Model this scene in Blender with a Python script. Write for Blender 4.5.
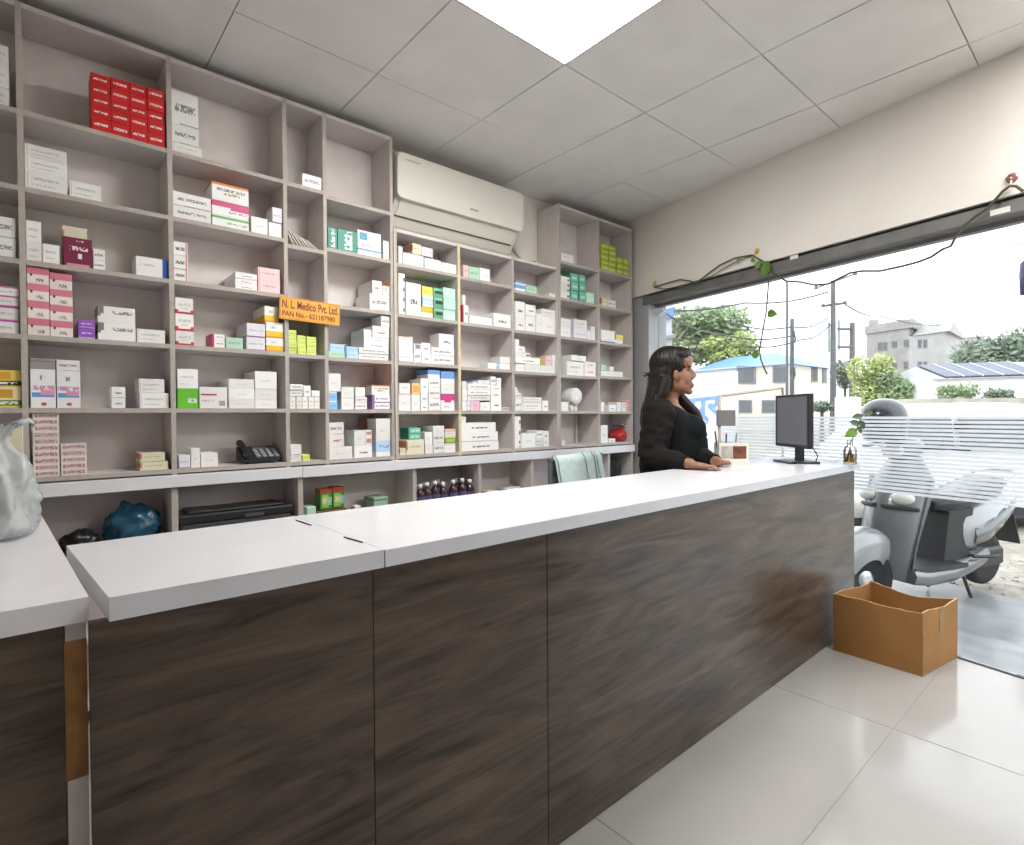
import bpy, bmesh, math, random
from mathutils import Vector, Matrix, noise
random.seed(7)
for o in list(bpy.data.objects): bpy.data.objects.remove(o, do_unlink=True)
SC = bpy.context.scene
COL = SC.collection

# ------------------------------------------------------------------ camera
F = 550.07; YAW, PITCH, ROLL = 0.7157, -0.0141, -0.0065
CAM = Vector((0, 0, 1.2))
_f = Vector((math.sin(YAW)*math.cos(PITCH), math.cos(YAW)*math.cos(PITCH), math.sin(PITCH)))
_r0 = Vector((math.cos(YAW), -math.sin(YAW), 0)); _u0 = _r0.cross(_f)
_r = _r0*math.cos(ROLL) + _u0*math.sin(ROLL); _u = -_r0*math.sin(ROLL) + _u0*math.cos(ROLL)
cd = bpy.data.cameras.new('camera'); cam = bpy.data.objects.new('camera', cd); COL.objects.link(cam)
cd.sensor_fit = 'HORIZONTAL'; cd.sensor_width = 36; cd.lens = F/1024*36; cd.clip_start = .05; cd.clip_end = 500
cam.matrix_world = Matrix(((_r.x, _u.x, -_f.x, CAM.x), (_r.y, _u.y, -_f.y, CAM.y), (_r.z, _u.z, -_f.z, CAM.z), (0, 0, 0, 1)))
SC.camera = cam
def ray(x, y): return _r*((x-512)/F) + _u*(-(y-422.5)/F) + _f
def onX(x, y, X): v = ray(x, y); return CAM + v*(X/v.x)
def onY(x, y, Y): v = ray(x, y); return CAM + v*(Y/v.y)
def onZ(x, y, Z): v = ray(x, y); return CAM + v*((Z-CAM.z)/v.z)
def atd(x, y, d): return CAM + ray(x, y)*d
def onW(x, y, a, b): v = ray(x, y); return CAM + v*(a/(v.x-b*v.y))      # plane X = a + b*Y
def onVP(x, y, P, Q):                                                    # vertical plane through P and Q
    n = Vector((Q.y-P.y, P.x-Q.x, 0)); v = ray(x, y); return CAM + v*((P-CAM).dot(n)/v.dot(n))

# ------------------------------------------------------------------ world, light, exposure
W = bpy.data.worlds.new('overcast_sky'); SC.world = W; W.use_nodes = True
bg = W.node_tree.nodes['Background']; bg.inputs[0].default_value = (.90, .945, 1.0, 1); bg.inputs[1].default_value = 1.2
SC.view_settings.view_transform = 'Standard'; SC.view_settings.look = 'None'
SC.view_settings.exposure = 1.38; SC.view_settings.gamma = 1; SC.view_settings.use_curve_mapping = False
PANEL_EMIT = 19.0

# ------------------------------------------------------------------ materials
MATS = {}
def nmat(name):
    m = bpy.data.materials.new(name); m.use_nodes = True
    nt = m.node_tree; b = nt.nodes['Principled BSDF']; return m, nt, b
def pm(name, col, rough=.5, var=.06, scale=12, bump=0, metal=0, spec=.5, stretch=None, coat=0, trans=0, alpha=1):
    if name in MATS: return MATS[name]
    m, nt, b = nmat(name)
    b.inputs['Roughness'].default_value = rough; b.inputs['Metallic'].default_value = metal
    b.inputs['Specular IOR Level'].default_value = spec; b.inputs['Coat Weight'].default_value = coat
    b.inputs['Transmission Weight'].default_value = trans; b.inputs['Alpha'].default_value = alpha
    tc = nt.nodes.new('ShaderNodeTexCoord'); mp = nt.nodes.new('ShaderNodeMapping')
    nt.links.new(tc.outputs['Object'], mp.inputs[0])
    if stretch: mp.inputs['Scale'].default_value = stretch
    nz = nt.nodes.new('ShaderNodeTexNoise'); nz.inputs['Scale'].default_value = scale; nz.inputs['Detail'].default_value = 5
    nt.links.new(mp.outputs[0], nz.inputs['Vector'])
    cr = nt.nodes.new('ShaderNodeValToRGB')
    cr.color_ramp.elements[0].position = .3; cr.color_ramp.elements[1].position = .7
    cr.color_ramp.elements[0].color = [max(0, c*(1-var)) for c in col[:3]]+[1]
    cr.color_ramp.elements[1].color = [min(1, c*(1+var)) for c in col[:3]]+[1]
    nt.links.new(nz.outputs[0], cr.inputs[0]); nt.links.new(cr.outputs[0], b.inputs['Base Color'])
    if bump:
        bp = nt.nodes.new('ShaderNodeBump'); bp.inputs['Strength'].default_value = bump; bp.inputs['Distance'].default_value = .01
        nt.links.new(nz.outputs[0], bp.inputs['Height']); nt.links.new(bp.outputs[0], b.inputs['Normal'])
    MATS[name] = m; return m
def emis(name, col, s):
    m, nt, b = nmat(name); b.inputs['Base Color'].default_value = (*col, 1)
    b.inputs['Emission Color'].default_value = (*col, 1); b.inputs['Emission Strength'].default_value = s; return m
def glassy(name, tint=(1, 1, 1), refl=1.0, haze=0.0, hazecol=(.9, .92, .95)):
    m = bpy.data.materials.new(name); m.use_nodes = True; nt = m.node_tree; nt.nodes.clear()
    out = nt.nodes.new('ShaderNodeOutputMaterial'); tr = nt.nodes.new('ShaderNodeBsdfTransparent'); tr.inputs[0].default_value = (*tint, 1)
    gl = nt.nodes.new('ShaderNodeBsdfGlossy'); gl.inputs['Roughness'].default_value = .02
    fr = nt.nodes.new('ShaderNodeFresnel'); fr.inputs[0].default_value = 1.45
    ml = nt.nodes.new('ShaderNodeMath'); ml.operation = 'MULTIPLY'; ml.inputs[1].default_value = refl
    mx = nt.nodes.new('ShaderNodeMixShader'); nt.links.new(fr.outputs[0], ml.inputs[0]); nt.links.new(ml.outputs[0], mx.inputs[0])
    base = tr
    if haze:
        df = nt.nodes.new('ShaderNodeBsdfTranslucent'); df.inputs[0].default_value = (*hazecol, 1)
        d2 = nt.nodes.new('ShaderNodeBsdfDiffuse'); d2.inputs[0].default_value = (*hazecol, 1)
        md = nt.nodes.new('ShaderNodeMixShader'); md.inputs[0].default_value = .4
        nt.links.new(df.outputs[0], md.inputs[1]); nt.links.new(d2.outputs[0], md.inputs[2])
        mh = nt.nodes.new('ShaderNodeMixShader'); mh.inputs[0].default_value = haze
        nt.links.new(tr.outputs[0], mh.inputs[1]); nt.links.new(md.outputs[0], mh.inputs[2]); base = mh
    nt.links.new(base.outputs[0], mx.inputs[1]); nt.links.new(gl.outputs[0], mx.inputs[2]); nt.links.new(mx.outputs[0], out.inputs[0])
    return m
def wood(name, dark, light, rough, axis='X', scale=1.0, spec=.5):
    m, nt, b = nmat(name); b.inputs['Roughness'].default_value = rough; b.inputs['Specular IOR Level'].default_value = spec
    tc = nt.nodes.new('ShaderNodeTexCoord'); mp = nt.nodes.new('ShaderNodeMapping'); nt.links.new(tc.outputs['Object'], mp.inputs[0])
    mp.inputs['Scale'].default_value = (.75*scale, 4*scale, 5.5*scale)
    n1 = nt.nodes.new('ShaderNodeTexNoise'); n1.inputs['Scale'].default_value = 2.6; n1.inputs['Detail'].default_value = 9; n1.inputs['Distortion'].default_value = 1.3; n1.inputs['Roughness'].default_value = .62
    nt.links.new(mp.outputs[0], n1.inputs['Vector'])
    mp2 = nt.nodes.new('ShaderNodeMapping'); mp2.inputs['Scale'].default_value = (1.5, 60, 70); nt.links.new(tc.outputs['Object'], mp2.inputs[0])
    n2 = nt.nodes.new('ShaderNodeTexNoise'); n2.inputs['Scale'].default_value = 2.2; n2.inputs['Detail'].default_value = 4; nt.links.new(mp2.outputs[0], n2.inputs['Vector'])
    ad = nt.nodes.new('ShaderNodeMath'); ad.operation = 'MULTIPLY_ADD'; ad.inputs[1].default_value = .24
    nt.links.new(n2.outputs[0], ad.inputs[0]); nt.links.new(n1.outputs[0], ad.inputs[2])
    cr = nt.nodes.new('ShaderNodeValToRGB'); e = cr.color_ramp.elements
    e[0].position = .42; e[0].color = (*dark, 1); e[1].position = .84; e[1].color = (*light, 1)
    x = e.new(.61); x.color = (*[(a*.55+c*.45) for a, c in zip(dark, light)], 1)
    nt.links.new(ad.outputs[0], cr.inputs[0]); nt.links.new(cr.outputs[0], b.inputs['Base Color'])
    bp = nt.nodes.new('ShaderNodeBump'); bp.inputs['Strength'].default_value = .08; bp.inputs['Distance'].default_value = .004
    nt.links.new(n2.outputs[0], bp.inputs['Height']); nt.links.new(bp.outputs[0], b.inputs['Normal'])
    return m
def carton_mat(name, base, bands=(), texts=(), rough=.45):
    """printed carton: rectangles and rows of small print in the box's own 0..1 coordinates"""
    m, nt, b = nmat(name); b.inputs['Roughness'].default_value = rough; L = nt.links
    tc = nt.nodes.new('ShaderNodeTexCoord'); sp = nt.nodes.new('ShaderNodeSeparateXYZ'); L.new(tc.outputs['Generated'], sp.inputs[0])
    def cmp(sock, op, v):
        n = nt.nodes.new('ShaderNodeMath'); n.operation = op; L.new(sock, n.inputs[0]); n.inputs[1].default_value = v; return n.outputs[0]
    def mul(a, c):
        n = nt.nodes.new('ShaderNodeMath'); n.operation = 'MULTIPLY'; L.new(a, n.inputs[0]); L.new(c, n.inputs[1]); return n.outputs[0]
    def rect(x0, x1, z0, z1):
        s = None
        for v, op, k in ((x0, 'GREATER_THAN', 0), (x1, 'LESS_THAN', 0), (z0, 'GREATER_THAN', 1), (z1, 'LESS_THAN', 1)):
            if (op == 'GREATER_THAN' and v <= 0) or (op == 'LESS_THAN' and v >= 1): continue
            q = cmp(sp.outputs[0 if k == 0 else 2], op, v); s = q if s is None else mul(s, q)
        return s
    rgb = nt.nodes.new('ShaderNodeRGB'); rgb.outputs[0].default_value = (*base, 1); cur = rgb.outputs[0]
    def over(mask, col):
        nonlocal cur
        mx = nt.nodes.new('ShaderNodeMix'); mx.data_type = 'RGBA'; L.new(mask, mx.inputs[0]); L.new(cur, mx.inputs[6]); mx.inputs[7].default_value = (*col, 1); cur = mx.outputs[2]
    for x0, x1, z0, z1, col in bands: over(rect(x0, x1, z0, z1), col)
    for x0, x1, z0, z1, col, sx in texts:
        mp = nt.nodes.new('ShaderNodeMapping'); mp.inputs['Scale'].default_value = (sx, .3, 7); L.new(tc.outputs['Generated'], mp.inputs[0])
        oi = nt.nodes.new('ShaderNodeObjectInfo'); cb = nt.nodes.new('ShaderNodeCombineXYZ'); L.new(oi.outputs['Random'], cb.inputs[1])
        L.new(cb.outputs[0], mp.inputs['Location'])
        nz = nt.nodes.new('ShaderNodeTexNoise'); nz.inputs['Scale'].default_value = 1; nz.inputs['Detail'].default_value = 1; L.new(mp.outputs[0], nz.inputs['Vector'])
        t = cmp(nz.outputs[0], 'GREATER_THAN', .47); fc = cmp(sp.outputs[1], 'LESS_THAN', .02)
        over(mul(mul(t, rect(x0, x1, z0, z1)), fc), col)
    oi = nt.nodes.new('ShaderNodeObjectInfo'); hs = nt.nodes.new('ShaderNodeHueSaturation')
    ma = nt.nodes.new('ShaderNodeMath'); ma.operation = 'MULTIPLY_ADD'; ma.inputs[1].default_value = .14; ma.inputs[2].default_value = .9
    L.new(oi.outputs['Random'], ma.inputs[0]); L.new(ma.outputs[0], hs.inputs['Value']); L.new(cur, hs.inputs['Color']); L.new(hs.outputs[0], b.inputs['Base Color'])
    MATS[name] = m; return m

M_LAM = pm('shelf_laminate', (.60, .55, .535), .5, .05, 30, stretch=(1, 1, .25))
M_LAMB = pm('back_laminate', (.70, .645, .625), .55, .05, 14)
M_EDGE = pm('board_edge', (.42, .375, .335), .6, .08, 60)
M_EDGEY = pm('yellow_edge_tape', (.62, .52, .33), .55, .08, 40)
M_WHITE = pm('white_laminate', (.69, .685, .715), .22, .02, 5)
M_WEDGE = pm('white_laminate_edge_shaded', (.62, .64, .69), .35, .03, 8)  # same white laminate, front edge's shade put into a greyer colour
M_CWOOD = wood('counter_wood', (.0115, .0072, .0048), (.125, .088, .064), .29)
M_WALL = pm('wall_paint', (.78, .74, .69), .75, .03, 3, .02)
M_CEIL = pm('ceiling_tile', (.76, .745, .725), .85, .04, 5, .03)
M_CGAP = pm('ceiling_void', (.10, .095, .09), .9, .1, 4)
M_CGRID = pm('ceiling_grid', (.62, .60, .58), .6, .04, 8)
M_GROUT = pm('grout', (.30, .29, .28), .9, .1, 50)
M_BLACK = pm('black_plastic', (.02, .02, .022), .38, .1, 20)
M_DGREY = pm('dark_grey_plastic', (.06, .06, .065), .45, .1, 20)
M_ACW = pm('ac_plastic', (.66, .645, .585), .35, .02, 3)
M_ACD = pm('ac_gap', (.10, .095, .085), .6, .1, 20)
M_CARD = pm('cardboard', (.34, .165, .048), .8, .10, 7, .05)
M_CARDE = pm('cardboard_edge', (.60, .40, .19), .85, .15, 60)
M_STEEL = pm('steel', (.55, .55, .55), .3, .1, 30, metal=1)

# ------------------------------------------------------------------ mesh building
ORG = {}
class MB:
    def __init__(s): s.v = []; s.f = []; s.sm = []
    def add(s, vs, fs, smooth=False):
        n = len(s.v); s.v += [Vector(v) for v in vs]
        for f in fs: s.f.append([i+n for i in f]); s.sm.append(smooth)
        return s
    def box(s, a, b, bev=0):
        a, b = Vector(a), Vector(b); lo = Vector(map(min, a, b)); hi = Vector(map(max, a, b))
        if bev:
            bm = bmesh.new(); bmesh.ops.create_cube(bm, size=1)
            for v in bm.verts: v.co = Vector((lo[i]+(v.co[i]+.5)*(hi[i]-lo[i]) for i in range(3)))
            bmesh.ops.bevel(bm, geom=bm.edges[:], offset=min(bev, .45*min(hi-lo)), segments=1, affect='EDGES')
            return s.frombm(bm)
        x0, y0, z0 = lo; x1, y1, z1 = hi
        return s.add([(x0, y0, z0), (x1, y0, z0), (x1, y1, z0), (x0, y1, z0), (x0, y0, z1), (x1, y0, z1), (x1, y1, z1), (x0, y1, z1)],
                     [(0, 3, 2, 1), (4, 5, 6, 7), (0, 1, 5, 4), (1, 2, 6, 5), (2, 3, 7, 6), (3, 0, 4, 7)])
    def frombm(s, bm, smooth=False, mat=None):
        bm.verts.index_update()
        s.add([(mat @ v.co if mat else v.co.copy()) for v in bm.verts], [[v.index for v in f.verts] for f in bm.faces], smooth); bm.free(); return s
    def obox(s, c, ax, ay, az, bev=0):
        """oriented box: centre and three half-axis vectors"""
        t = MB().box((-1, -1, -1), (1, 1, 1)) if not bev else MB().box((-ax.length, -ay.length, -az.length), (ax.length, ay.length, az.length), bev)
        c = Vector(c)
        if bev: ux, uy, uz = ax.normalized(), ay.normalized(), az.normalized()
        else: ux, uy, uz = ax, ay, az
        return s.add([c+ux*v.x+uy*v.y+uz*v.z for v in t.v], t.f)
    def prism(s, poly, dvec, smooth=False):
        """closed polygon (3-D points) swept by dvec"""
        n = len(poly); d = Vector(dvec); P = [Vector(p) for p in poly]
        return s.add(P+[p+d for p in P], [list(range(n))[::-1], [i+n for i in range(n)]]+[(i, (i+1) % n, (i+1) % n+n, i+n) for i in range(n)], smooth)
    def tube(s, path, r, n=8, smooth=True, caps=True):
        P = [Vector(p) for p in path]; rr = r if isinstance(r, (list, tuple)) else [r]*len(P); rings = []
        up = None
        for i, p in enumerate(P):
            t = (P[min(i+1, len(P)-1)]-P[max(i-1, 0)]).normalized()
            if up is None: up = t.orthogonal().normalized()
            up = (up-t*up.dot(t)); up = up.normalized() if up.length > 1e-6 else t.orthogonal().normalized()
            q = t.cross(up); rings.append([p+(up*math.cos(a)+q*math.sin(a))*rr[i] for a in [2*math.pi*k/n for k in range(n)]])
        return s.rings(rings, smooth, caps)
    def rings(s, rings, smooth=True, caps=True, closed=True):
        n = len(rings[0]); V = [v for r in rings for v in r]; fs = []
        for i in range(len(rings)-1):
            for k in range(n if closed else n-1):
                a = i*n+k; b = i*n+(k+1) % n; fs.append((a, b, b+n, a+n))
        s.add(V, fs, smooth)
        if caps and closed:
            s.add(rings[0], [list(range(n))[::-1]]); s.add(rings[-1], [list(range(n))])
        return s
    def lathe(s, prof, c, n=16, axis=Vector((0, 0, 1)), smooth=True):
        c = Vector(c); u = axis.orthogonal().normalized(); w = axis.cross(u)
        return s.rings([[c+axis*z+(u*math.cos(2*math.pi*k/n)+w*math.sin(2*math.pi*k/n))*r for k in range(n)] for r, z in prof], smooth)
    def ell(s, c, rx, ry, rz, mat=None, n=16, m=10):
        c = Vector(c); bm = bmesh.new(); bmesh.ops.create_uvsphere(bm, u_segments=n, v_segments=m, radius=1)
        for v in bm.verts:
            q = Vector((v.co.x*rx, v.co.y*ry, v.co.z*rz)); v.co = (mat @ q if mat else q)+c
        return s.frombm(bm, True)
    def quad(s, a, b, c, d): return s.add([a, b, c, d], [(0, 1, 2, 3)])
    def build(s, name, mat, parent=None, origin=None, kind=None):
        if parent is not None: org = ORG[parent.name]
        elif origin is not None: org = Vector(origin)
        else:
            xs = [v.x for v in s.v]; ys = [v.y for v in s.v]; zs = [v.z for v in s.v]
            org = Vector(((min(xs)+max(xs))/2, (min(ys)+max(ys))/2, min(zs)))
        me = bpy.data.meshes.new(name); me.from_pydata([v-org for v in s.v], [], s.f); me.update()
        me.polygons.foreach_set('use_smooth', s.sm)
        mats = mat if isinstance(mat, (list, tuple)) else [mat]
        for q in mats: me.materials.append(q)
        o = bpy.data.objects.new(name, me); COL.objects.link(o); ORG[o.name] = org
        if parent is not None: o.parent = parent
        else: o.location = org
        if kind: o['kind'] = kind
        return o
LABELS = set()
def tag(o, label, cat, group=None):
    assert 4 <= len(label.replace(',', '').split()) <= 16, label
    if label in LABELS: print('DUP LABEL', label)
    LABELS.add(label); o['label'] = label; o['category'] = cat
    if group: o['group'] = group
    return o
def thing(name, label, cat, loc, group=None):
    o = bpy.data.objects.new(name, None); COL.objects.link(o); o.location = loc; ORG[o.name] = Vector(loc); o.empty_display_size = .1
    return tag(o, label, cat, group)
def T(mb, name, mat, label, cat, group=None): return tag(mb.build(name, mat), label, cat, group)
def struct(mb, name, mat, origin=None): return mb.build(name, mat, origin=origin or (0, 0, 0), kind='structure')
def clip(poly, a, b):
    """keep the part of a 2-D polygon with x <= a + b*y"""
    out = []
    for i in range(len(poly)):
        p, q = poly[i-1], poly[i]; fp, fq = p[0]-a-b*p[1], q[0]-a-b*q[1]
        if (fp < 0) != (fq < 0):
            t = fp/(fp-fq); out.append((p[0]+t*(q[0]-p[0]), p[1]+t*(q[1]-p[1])))
        if fq < 0: out.append(q)
    return out

# ------------------------------------------------------------------ the room
CEIL = 2.75; WA, WB = 3.127, .194; GA, GB = 3.274, .2; BACK = 2.885; XL = -1.7; YR = -2.7
def wx(y): return WA+WB*y
def gx(y): return GA+GB*y
# floor: grout bed + big glossy tiles
bed = [(XL, YR), (gx(YR), YR), (gx(BACK), BACK), (XL, BACK)]
floor = struct(MB().prism([(x, y, -.02) for x, y in bed], (0, 0, .0185)), 'floor', M_GROUT)
M_TILE = pm('floor_tile', (.36, .345, .33), .13, .05, 2.2, .0, spec=.55)
ix = -4
for i in range(-4, 3):
    for j in range(-6, 5):
        x0, y0 = 1.243+1.2*i+.0015, .616+.6*j+.0015
        p = clip([(x0, y0), (x0+1.197, y0), (x0+1.197, y0+.597), (x0, y0+.597)], GA-.004, GB)
        p = [(max(XL, x), min(max(y, YR), BACK)) for x, y in p]
        if len(p) < 3 or max(q[0] for q in p) <= XL+.01 or max(q[1] for q in p) <= YR+.01 or min(q[1] for q in p) >= BACK-.01: continue
        MB().prism([(x, y, -.0015) for x, y in p], (0, 0, .0015+random.uniform(-.0003, .0003))).build('tile', M_TILE, floor)
# ceiling
void = [(XL, YR), (gx(YR), YR), (gx(BACK), BACK), (XL, BACK)]
ceil = struct(MB().prism([(x, y, CEIL+.03) for x, y in void], (0, 0, .06)), 'ceiling', M_CGAP)
for i in range(-4, 6):
    for j in range(-2, 9):
        x0, y1 = .6+.6*i, 2.298-.6*j; y0 = y1-.6
        if abs(x0-1.2) < .01 and abs(y1-1.698) < .01: continue
        if abs(x0-2.4) < .01 and abs(y1+.102) < .01: continue
        g = .0022
        p = clip([(x0+g, y0+g), (x0+.6-g, y0+g), (x0+.6-g, y1-g), (x0+g, y1-g)], WA, WB)
        p = [(max(XL, x), min(max(y, YR), BACK)) for x, y in p]
        if len(p) < 3 or max(q[0] for q in p) <= XL+.01 or max(q[1] for q in p) <= YR+.01 or min(q[1] for q in p) >= BACK-.01: continue
        MB().prism([(x, y, CEIL+random.uniform(0, .003)) for x, y in p], (0, 0, .012)).build('ceiling_tile', M_CEIL, ceil)
gr = MB()
for i in range(-4, 7): gr.box((.6+.6*i-.012, YR, CEIL+.016), (.6+.6*i+.012, BACK, CEIL+.02))
for j in range(-1, 9): gr.box((XL, 2.298-.6*j-.012, CEIL+.016), (3.6, 2.298-.6*j+.012, CEIL+.02))
gr.build('ceiling_grid', M_CGRID, ceil)
M_LED = emis('led_diffuser', (1.0, .985, .95), PANEL_EMIT)
for k, (lx, ly, lab) in enumerate(((1.2, 1.098, 'bright square light panel set in the ceiling tiles above the counter'), (2.4, -.702, 'square light panel in the ceiling over the customer floor outside the picture'))):
    t = thing('ceiling_light', lab, 'light', (lx+.3, ly+.3, CEIL-.004), 'square ceiling light panels')
    MB().box((lx+.012, ly+.012, CEIL-.003), (lx+.588, ly+.588, CEIL+.004)).build('diffuser', M_LED, t)
    fr = MB()
    for a, b in (((0, 0), (.6, .012)), ((0, .588), (.6, .6)), ((0, .012), (.012, .588)), ((.588, .012), (.6, .588))):
        fr.box((lx+a[0], ly+a[1], CEIL-.005), (lx+b[0], ly+b[1], CEIL+.012))
    fr.build('frame', M_CGRID, t)
# walls
struct(MB().box((XL-.1, BACK, -.02), (gx(BACK)+.2, BACK+.12, CEIL+.09)), 'wall_back', M_WALL)
struct(MB().box((XL-.12, YR-.12, -.02), (XL, BACK, CEIL+.09)), 'wall_left', M_WALL)
struct(MB().box((XL, YR-.12, -.02), (gx(YR), YR, CEIL+.09)), 'wall_front', M_WALL)
HB = 2.135; YO0, YO1 = -.75, 2.56; TH = .30
def wseg(y0, y1, z0, z1, a=WA, b=WB, th=TH):
    return [(a+b*y0, y0, z0), (a+b*y0+th, y0, z0), (a+b*y1+th, y1, z0), (a+b*y1, y1, z0)], (0, 0, z1-z0)
w = MB(); w.prism(*wseg(YR, BACK, HB, CEIL+.09)); w.prism(*wseg(YR, YO0, -.02, HB)); wall_r = struct(w, 'wall_right', M_WALL)
# grey pier beside the shelves and the threshold strip
M_PIER = pm('grey_pier_paint', (.42, .43, .44), .6, .06, 6)
struct(MB().prism(*wseg(YO1, BACK, -.02, HB, WA+.03, WB, .24)), 'trim_1', M_PIER)
struct(MB().prism(*wseg(YO0, YO1, -.015, .004, GA-.012, GB, .022)), 'trim_2', pm('threshold_seal', (.04, .04, .045), .6, .1, 20))
# ------------------------------------------------------------------ striped window pane
M_GLASS = glassy('window_glass', (.97, .985, .98), .4, .006, (.9, .93, .97))
M_FROST = glassy('frosted_film', (.97, .985, .98), .6, .72, (.92, .94, .98))
win = struct(MB().prism(*wseg(-.35, YO1, .006, 2.06, GA, GB, .008)), 'window_1', M_GLASS)
zz = .768
for k in range(20):
    MB().prism(*wseg(-.345, 1.98, zz, zz+.0142, GA-.0012, GB, .001)).build('frosted_stripe', M_FROST, win); zz += .0208
M_FRAME = pm('white_frame', (.78, .80, .82), .4, .03, 8)
fp = [onW(x, y, GA-.01, GB) for x, y in ((647.5, 470), (647.5, 400), (648, 345), (649, 330), (652, 321), (657, 315), (664, 310))]
MB().tube(fp, .012, 8).build('window_frame', M_FRAME, win)
# shutter housing under the header
M_SHUT = pm('shutter_grey', (.15, .145, .135), .55, .18, 9, .05)
sh = thing('roller_shutter', 'dirty grey roller shutter housing along the top of the shop window', 'shutter', (wx(1), 1, 2.06))
MB().prism(*wseg(YO0, YO1+.05, 2.062, 2.118, WA+.012, WB, .16)).build('housing', M_SHUT, sh)
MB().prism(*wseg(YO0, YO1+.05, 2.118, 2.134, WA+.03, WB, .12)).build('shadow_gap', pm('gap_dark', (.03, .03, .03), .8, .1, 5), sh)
MB().prism(*wseg(YO0, YO1, 2.045, 2.0625, WA+.12, WB, .05)).build('bottom_bar', pm('shutter_bar', (.22, .22, .215), .5, .1, 9), sh)
for px, py, wd in ((794, 257, .05), (1000, 211, .07)):
    p = onW(px, py, WA+.011, WB); d = Vector((WB, 1, 0)).normalized()*wd*.5
    MB().obox(p, d, Vector((.0008, 0, 0)), Vector((0, 0, .012))).build('sticker', pm('paper_white', (.75, .75, .72), .7, .03, 9), sh)

# ------------------------------------------------------------------ shelving
YF = 2.67; BT = .018
ROWZ = [2.305, 2.03, 1.766, 1.495, 1.227, .972]
DIV = [-.022, .443, .911, 1.103, 1.470]
DIV2 = [1.492, 1.912, 2.335, 2.745]
DIV3 = [2.766, 3.184, 3.585]
LEDGE = .957
SHELFTOP = {}
def unit(label, divs, top, rows_by_bay, offs, edgemats):
    t = thing('shelving_unit', label, 'shelves', ((divs[0]+divs[-1])/2, (YF+BACK)/2, LEDGE), 'wall shelving units')
    for i, x in enumerate(divs):
        pn = MB().box((x-BT/2, YF, LEDGE), (x+BT/2, BACK-.006, top)).build('divider', M_LAM, t)
        MB().box((x-BT/2, YF-.0012, LEDGE), (x+BT/2, YF, top)).build('edge_band', edgemats.get(i, M_EDGE), pn)
    for i in range(len(divs)-1):
        x0, x1 = divs[i]+BT/2, divs[i+1]-BT/2; c = offs+i
        MB().box((x0, BACK-.007, LEDGE), (x1, BACK-.001, top)).build('back_panel', M_LAMB, t)
        MB().box((x0, YF+.002, top-BT), (x1, BACK-.007, top)).build('top_board', M_LAM, t)
        for r, z in enumerate(rows_by_bay[i]):
            if z is None: continue
            b = MB().box((x0, YF+.001, z-BT/2), (x1, BACK-.007, z+BT/2)).build('shelf', M_LAM, t)
            MB().box((x0, YF-.0005, z-BT/2), (x1, YF+.001, z+BT/2)).build('edge_band', M_EDGE, b)
            SHELFTOP[(c, r)] = z+BT/2
    return t
R0 = ROWZ
unit('tall grey laminate shelving unit on the left holding the red cartons', [-.49]+DIV, 2.70,
     [R0, R0, R0, [2.303, 2.008, 1.752, 1.490, 1.226, .972], [2.286, 2.028, 1.75, 1.486, 1.223, .972]], 0, {})
unit('low grey laminate shelving unit under the air conditioner', DIV2, 2.215, [[None, 2.022, 1.747, 1.485, 1.216, .972], [None, 2.016, 1.745, 1.479, 1.216, .972], [None, 1.997, 1.741, 1.474, 1.215, .972]], 5, {1: M_EDGEY})
unit('tall narrow grey laminate shelving unit in the corner by the window', DIV3, 2.66, [[2.262, 2.006, 1.737, 1.468, 1.214, .972], [2.275, 2.004, 1.735, 1.478, 1.21, .972]], 8, {})
# white ledge in two pieces, base cabinet under it
T(MB().box((-.5, 2.655, .905), (.972, BACK-.002, LEDGE), .002), 'worktop', M_WHITE, 'narrow white ledge under the left shelves with the telephone above', 'worktop', 'shelf ledges')
T(MB().box((.974, 2.655, .903), (3.6, BACK-.002, LEDGE-.001), .002), 'worktop', M_WHITE, 'long narrow white ledge under the right shelves running to the corner', 'worktop', 'shelf ledges')
bc = thing('base_cabinet', 'grey open base cabinet with compartments under the white ledge', 'cabinet', (1.5, 2.77, 0))
BDIV = [-.49, .443, .968, 1.60, 2.06, 2.50, 3.30, 3.585]
for i, x in enumerate(BDIV):
    p = MB().box((x-.012, YF+.004, 0), (x+.012, BACK-.008, .9025)).build('divider', M_LAM, bc)
    MB().box((x-.012, YF+.002, 0), (x+.012, YF+.004, .9025)).build('edge_band', M_EDGE, p)
BSH = .66
for i in range(len(BDIV)-1):
    x0, x1 = BDIV[i]+.012, BDIV[i+1]-.012
    MB().box((x0, BACK-.008, 0), (x1, BACK-.002, .9025)).build('back_panel', M_LAMB, bc)
    for z in (.08, BSH-.32, BSH): MB().box((x0, YF+.01, z-.018), (x1, BACK-.009, z)).build('shelf', M_LAM, bc)
# ------------------------------------------------------------------ cartons: printed looks
WH = (.80, .79, .775); GY = (.25, .25, .27); RD = (.55, .03, .04); LG = (.5, .5, .5)
STY = {}
def sty(k, desc, base, bands=(), texts=(), rough=.45): STY[k] = (carton_mat('carton_'+k, base, bands, texts, rough), desc)
sty('red', 'red carton with white lettering', (.62, .012, .014), (), [(.15, .85, .42, .62, (.85, .8, .78), 22)])
sty('wl', 'white carton with fine print', WH, [(.05, .07, .1, .9, LG)], [(.15, .8, .52, .66, LG, 30), (.15, .7, .22, .30, LG, 40)])
sty('wt', 'white carton with dark print', WH, [(.3, 1, .03, .06, GY)], [(.12, .88, .40, .62, GY, 18)])
sty('wp', 'plain white carton', WH, (), [(.3, .7, .4, .52, (.62, .62, .62), 20)])
sty('wb', 'white carton with small black print', (.84, .83, .82), (), [(.3, .75, .35, .5, (.12, .12, .14), 14)])
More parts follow.
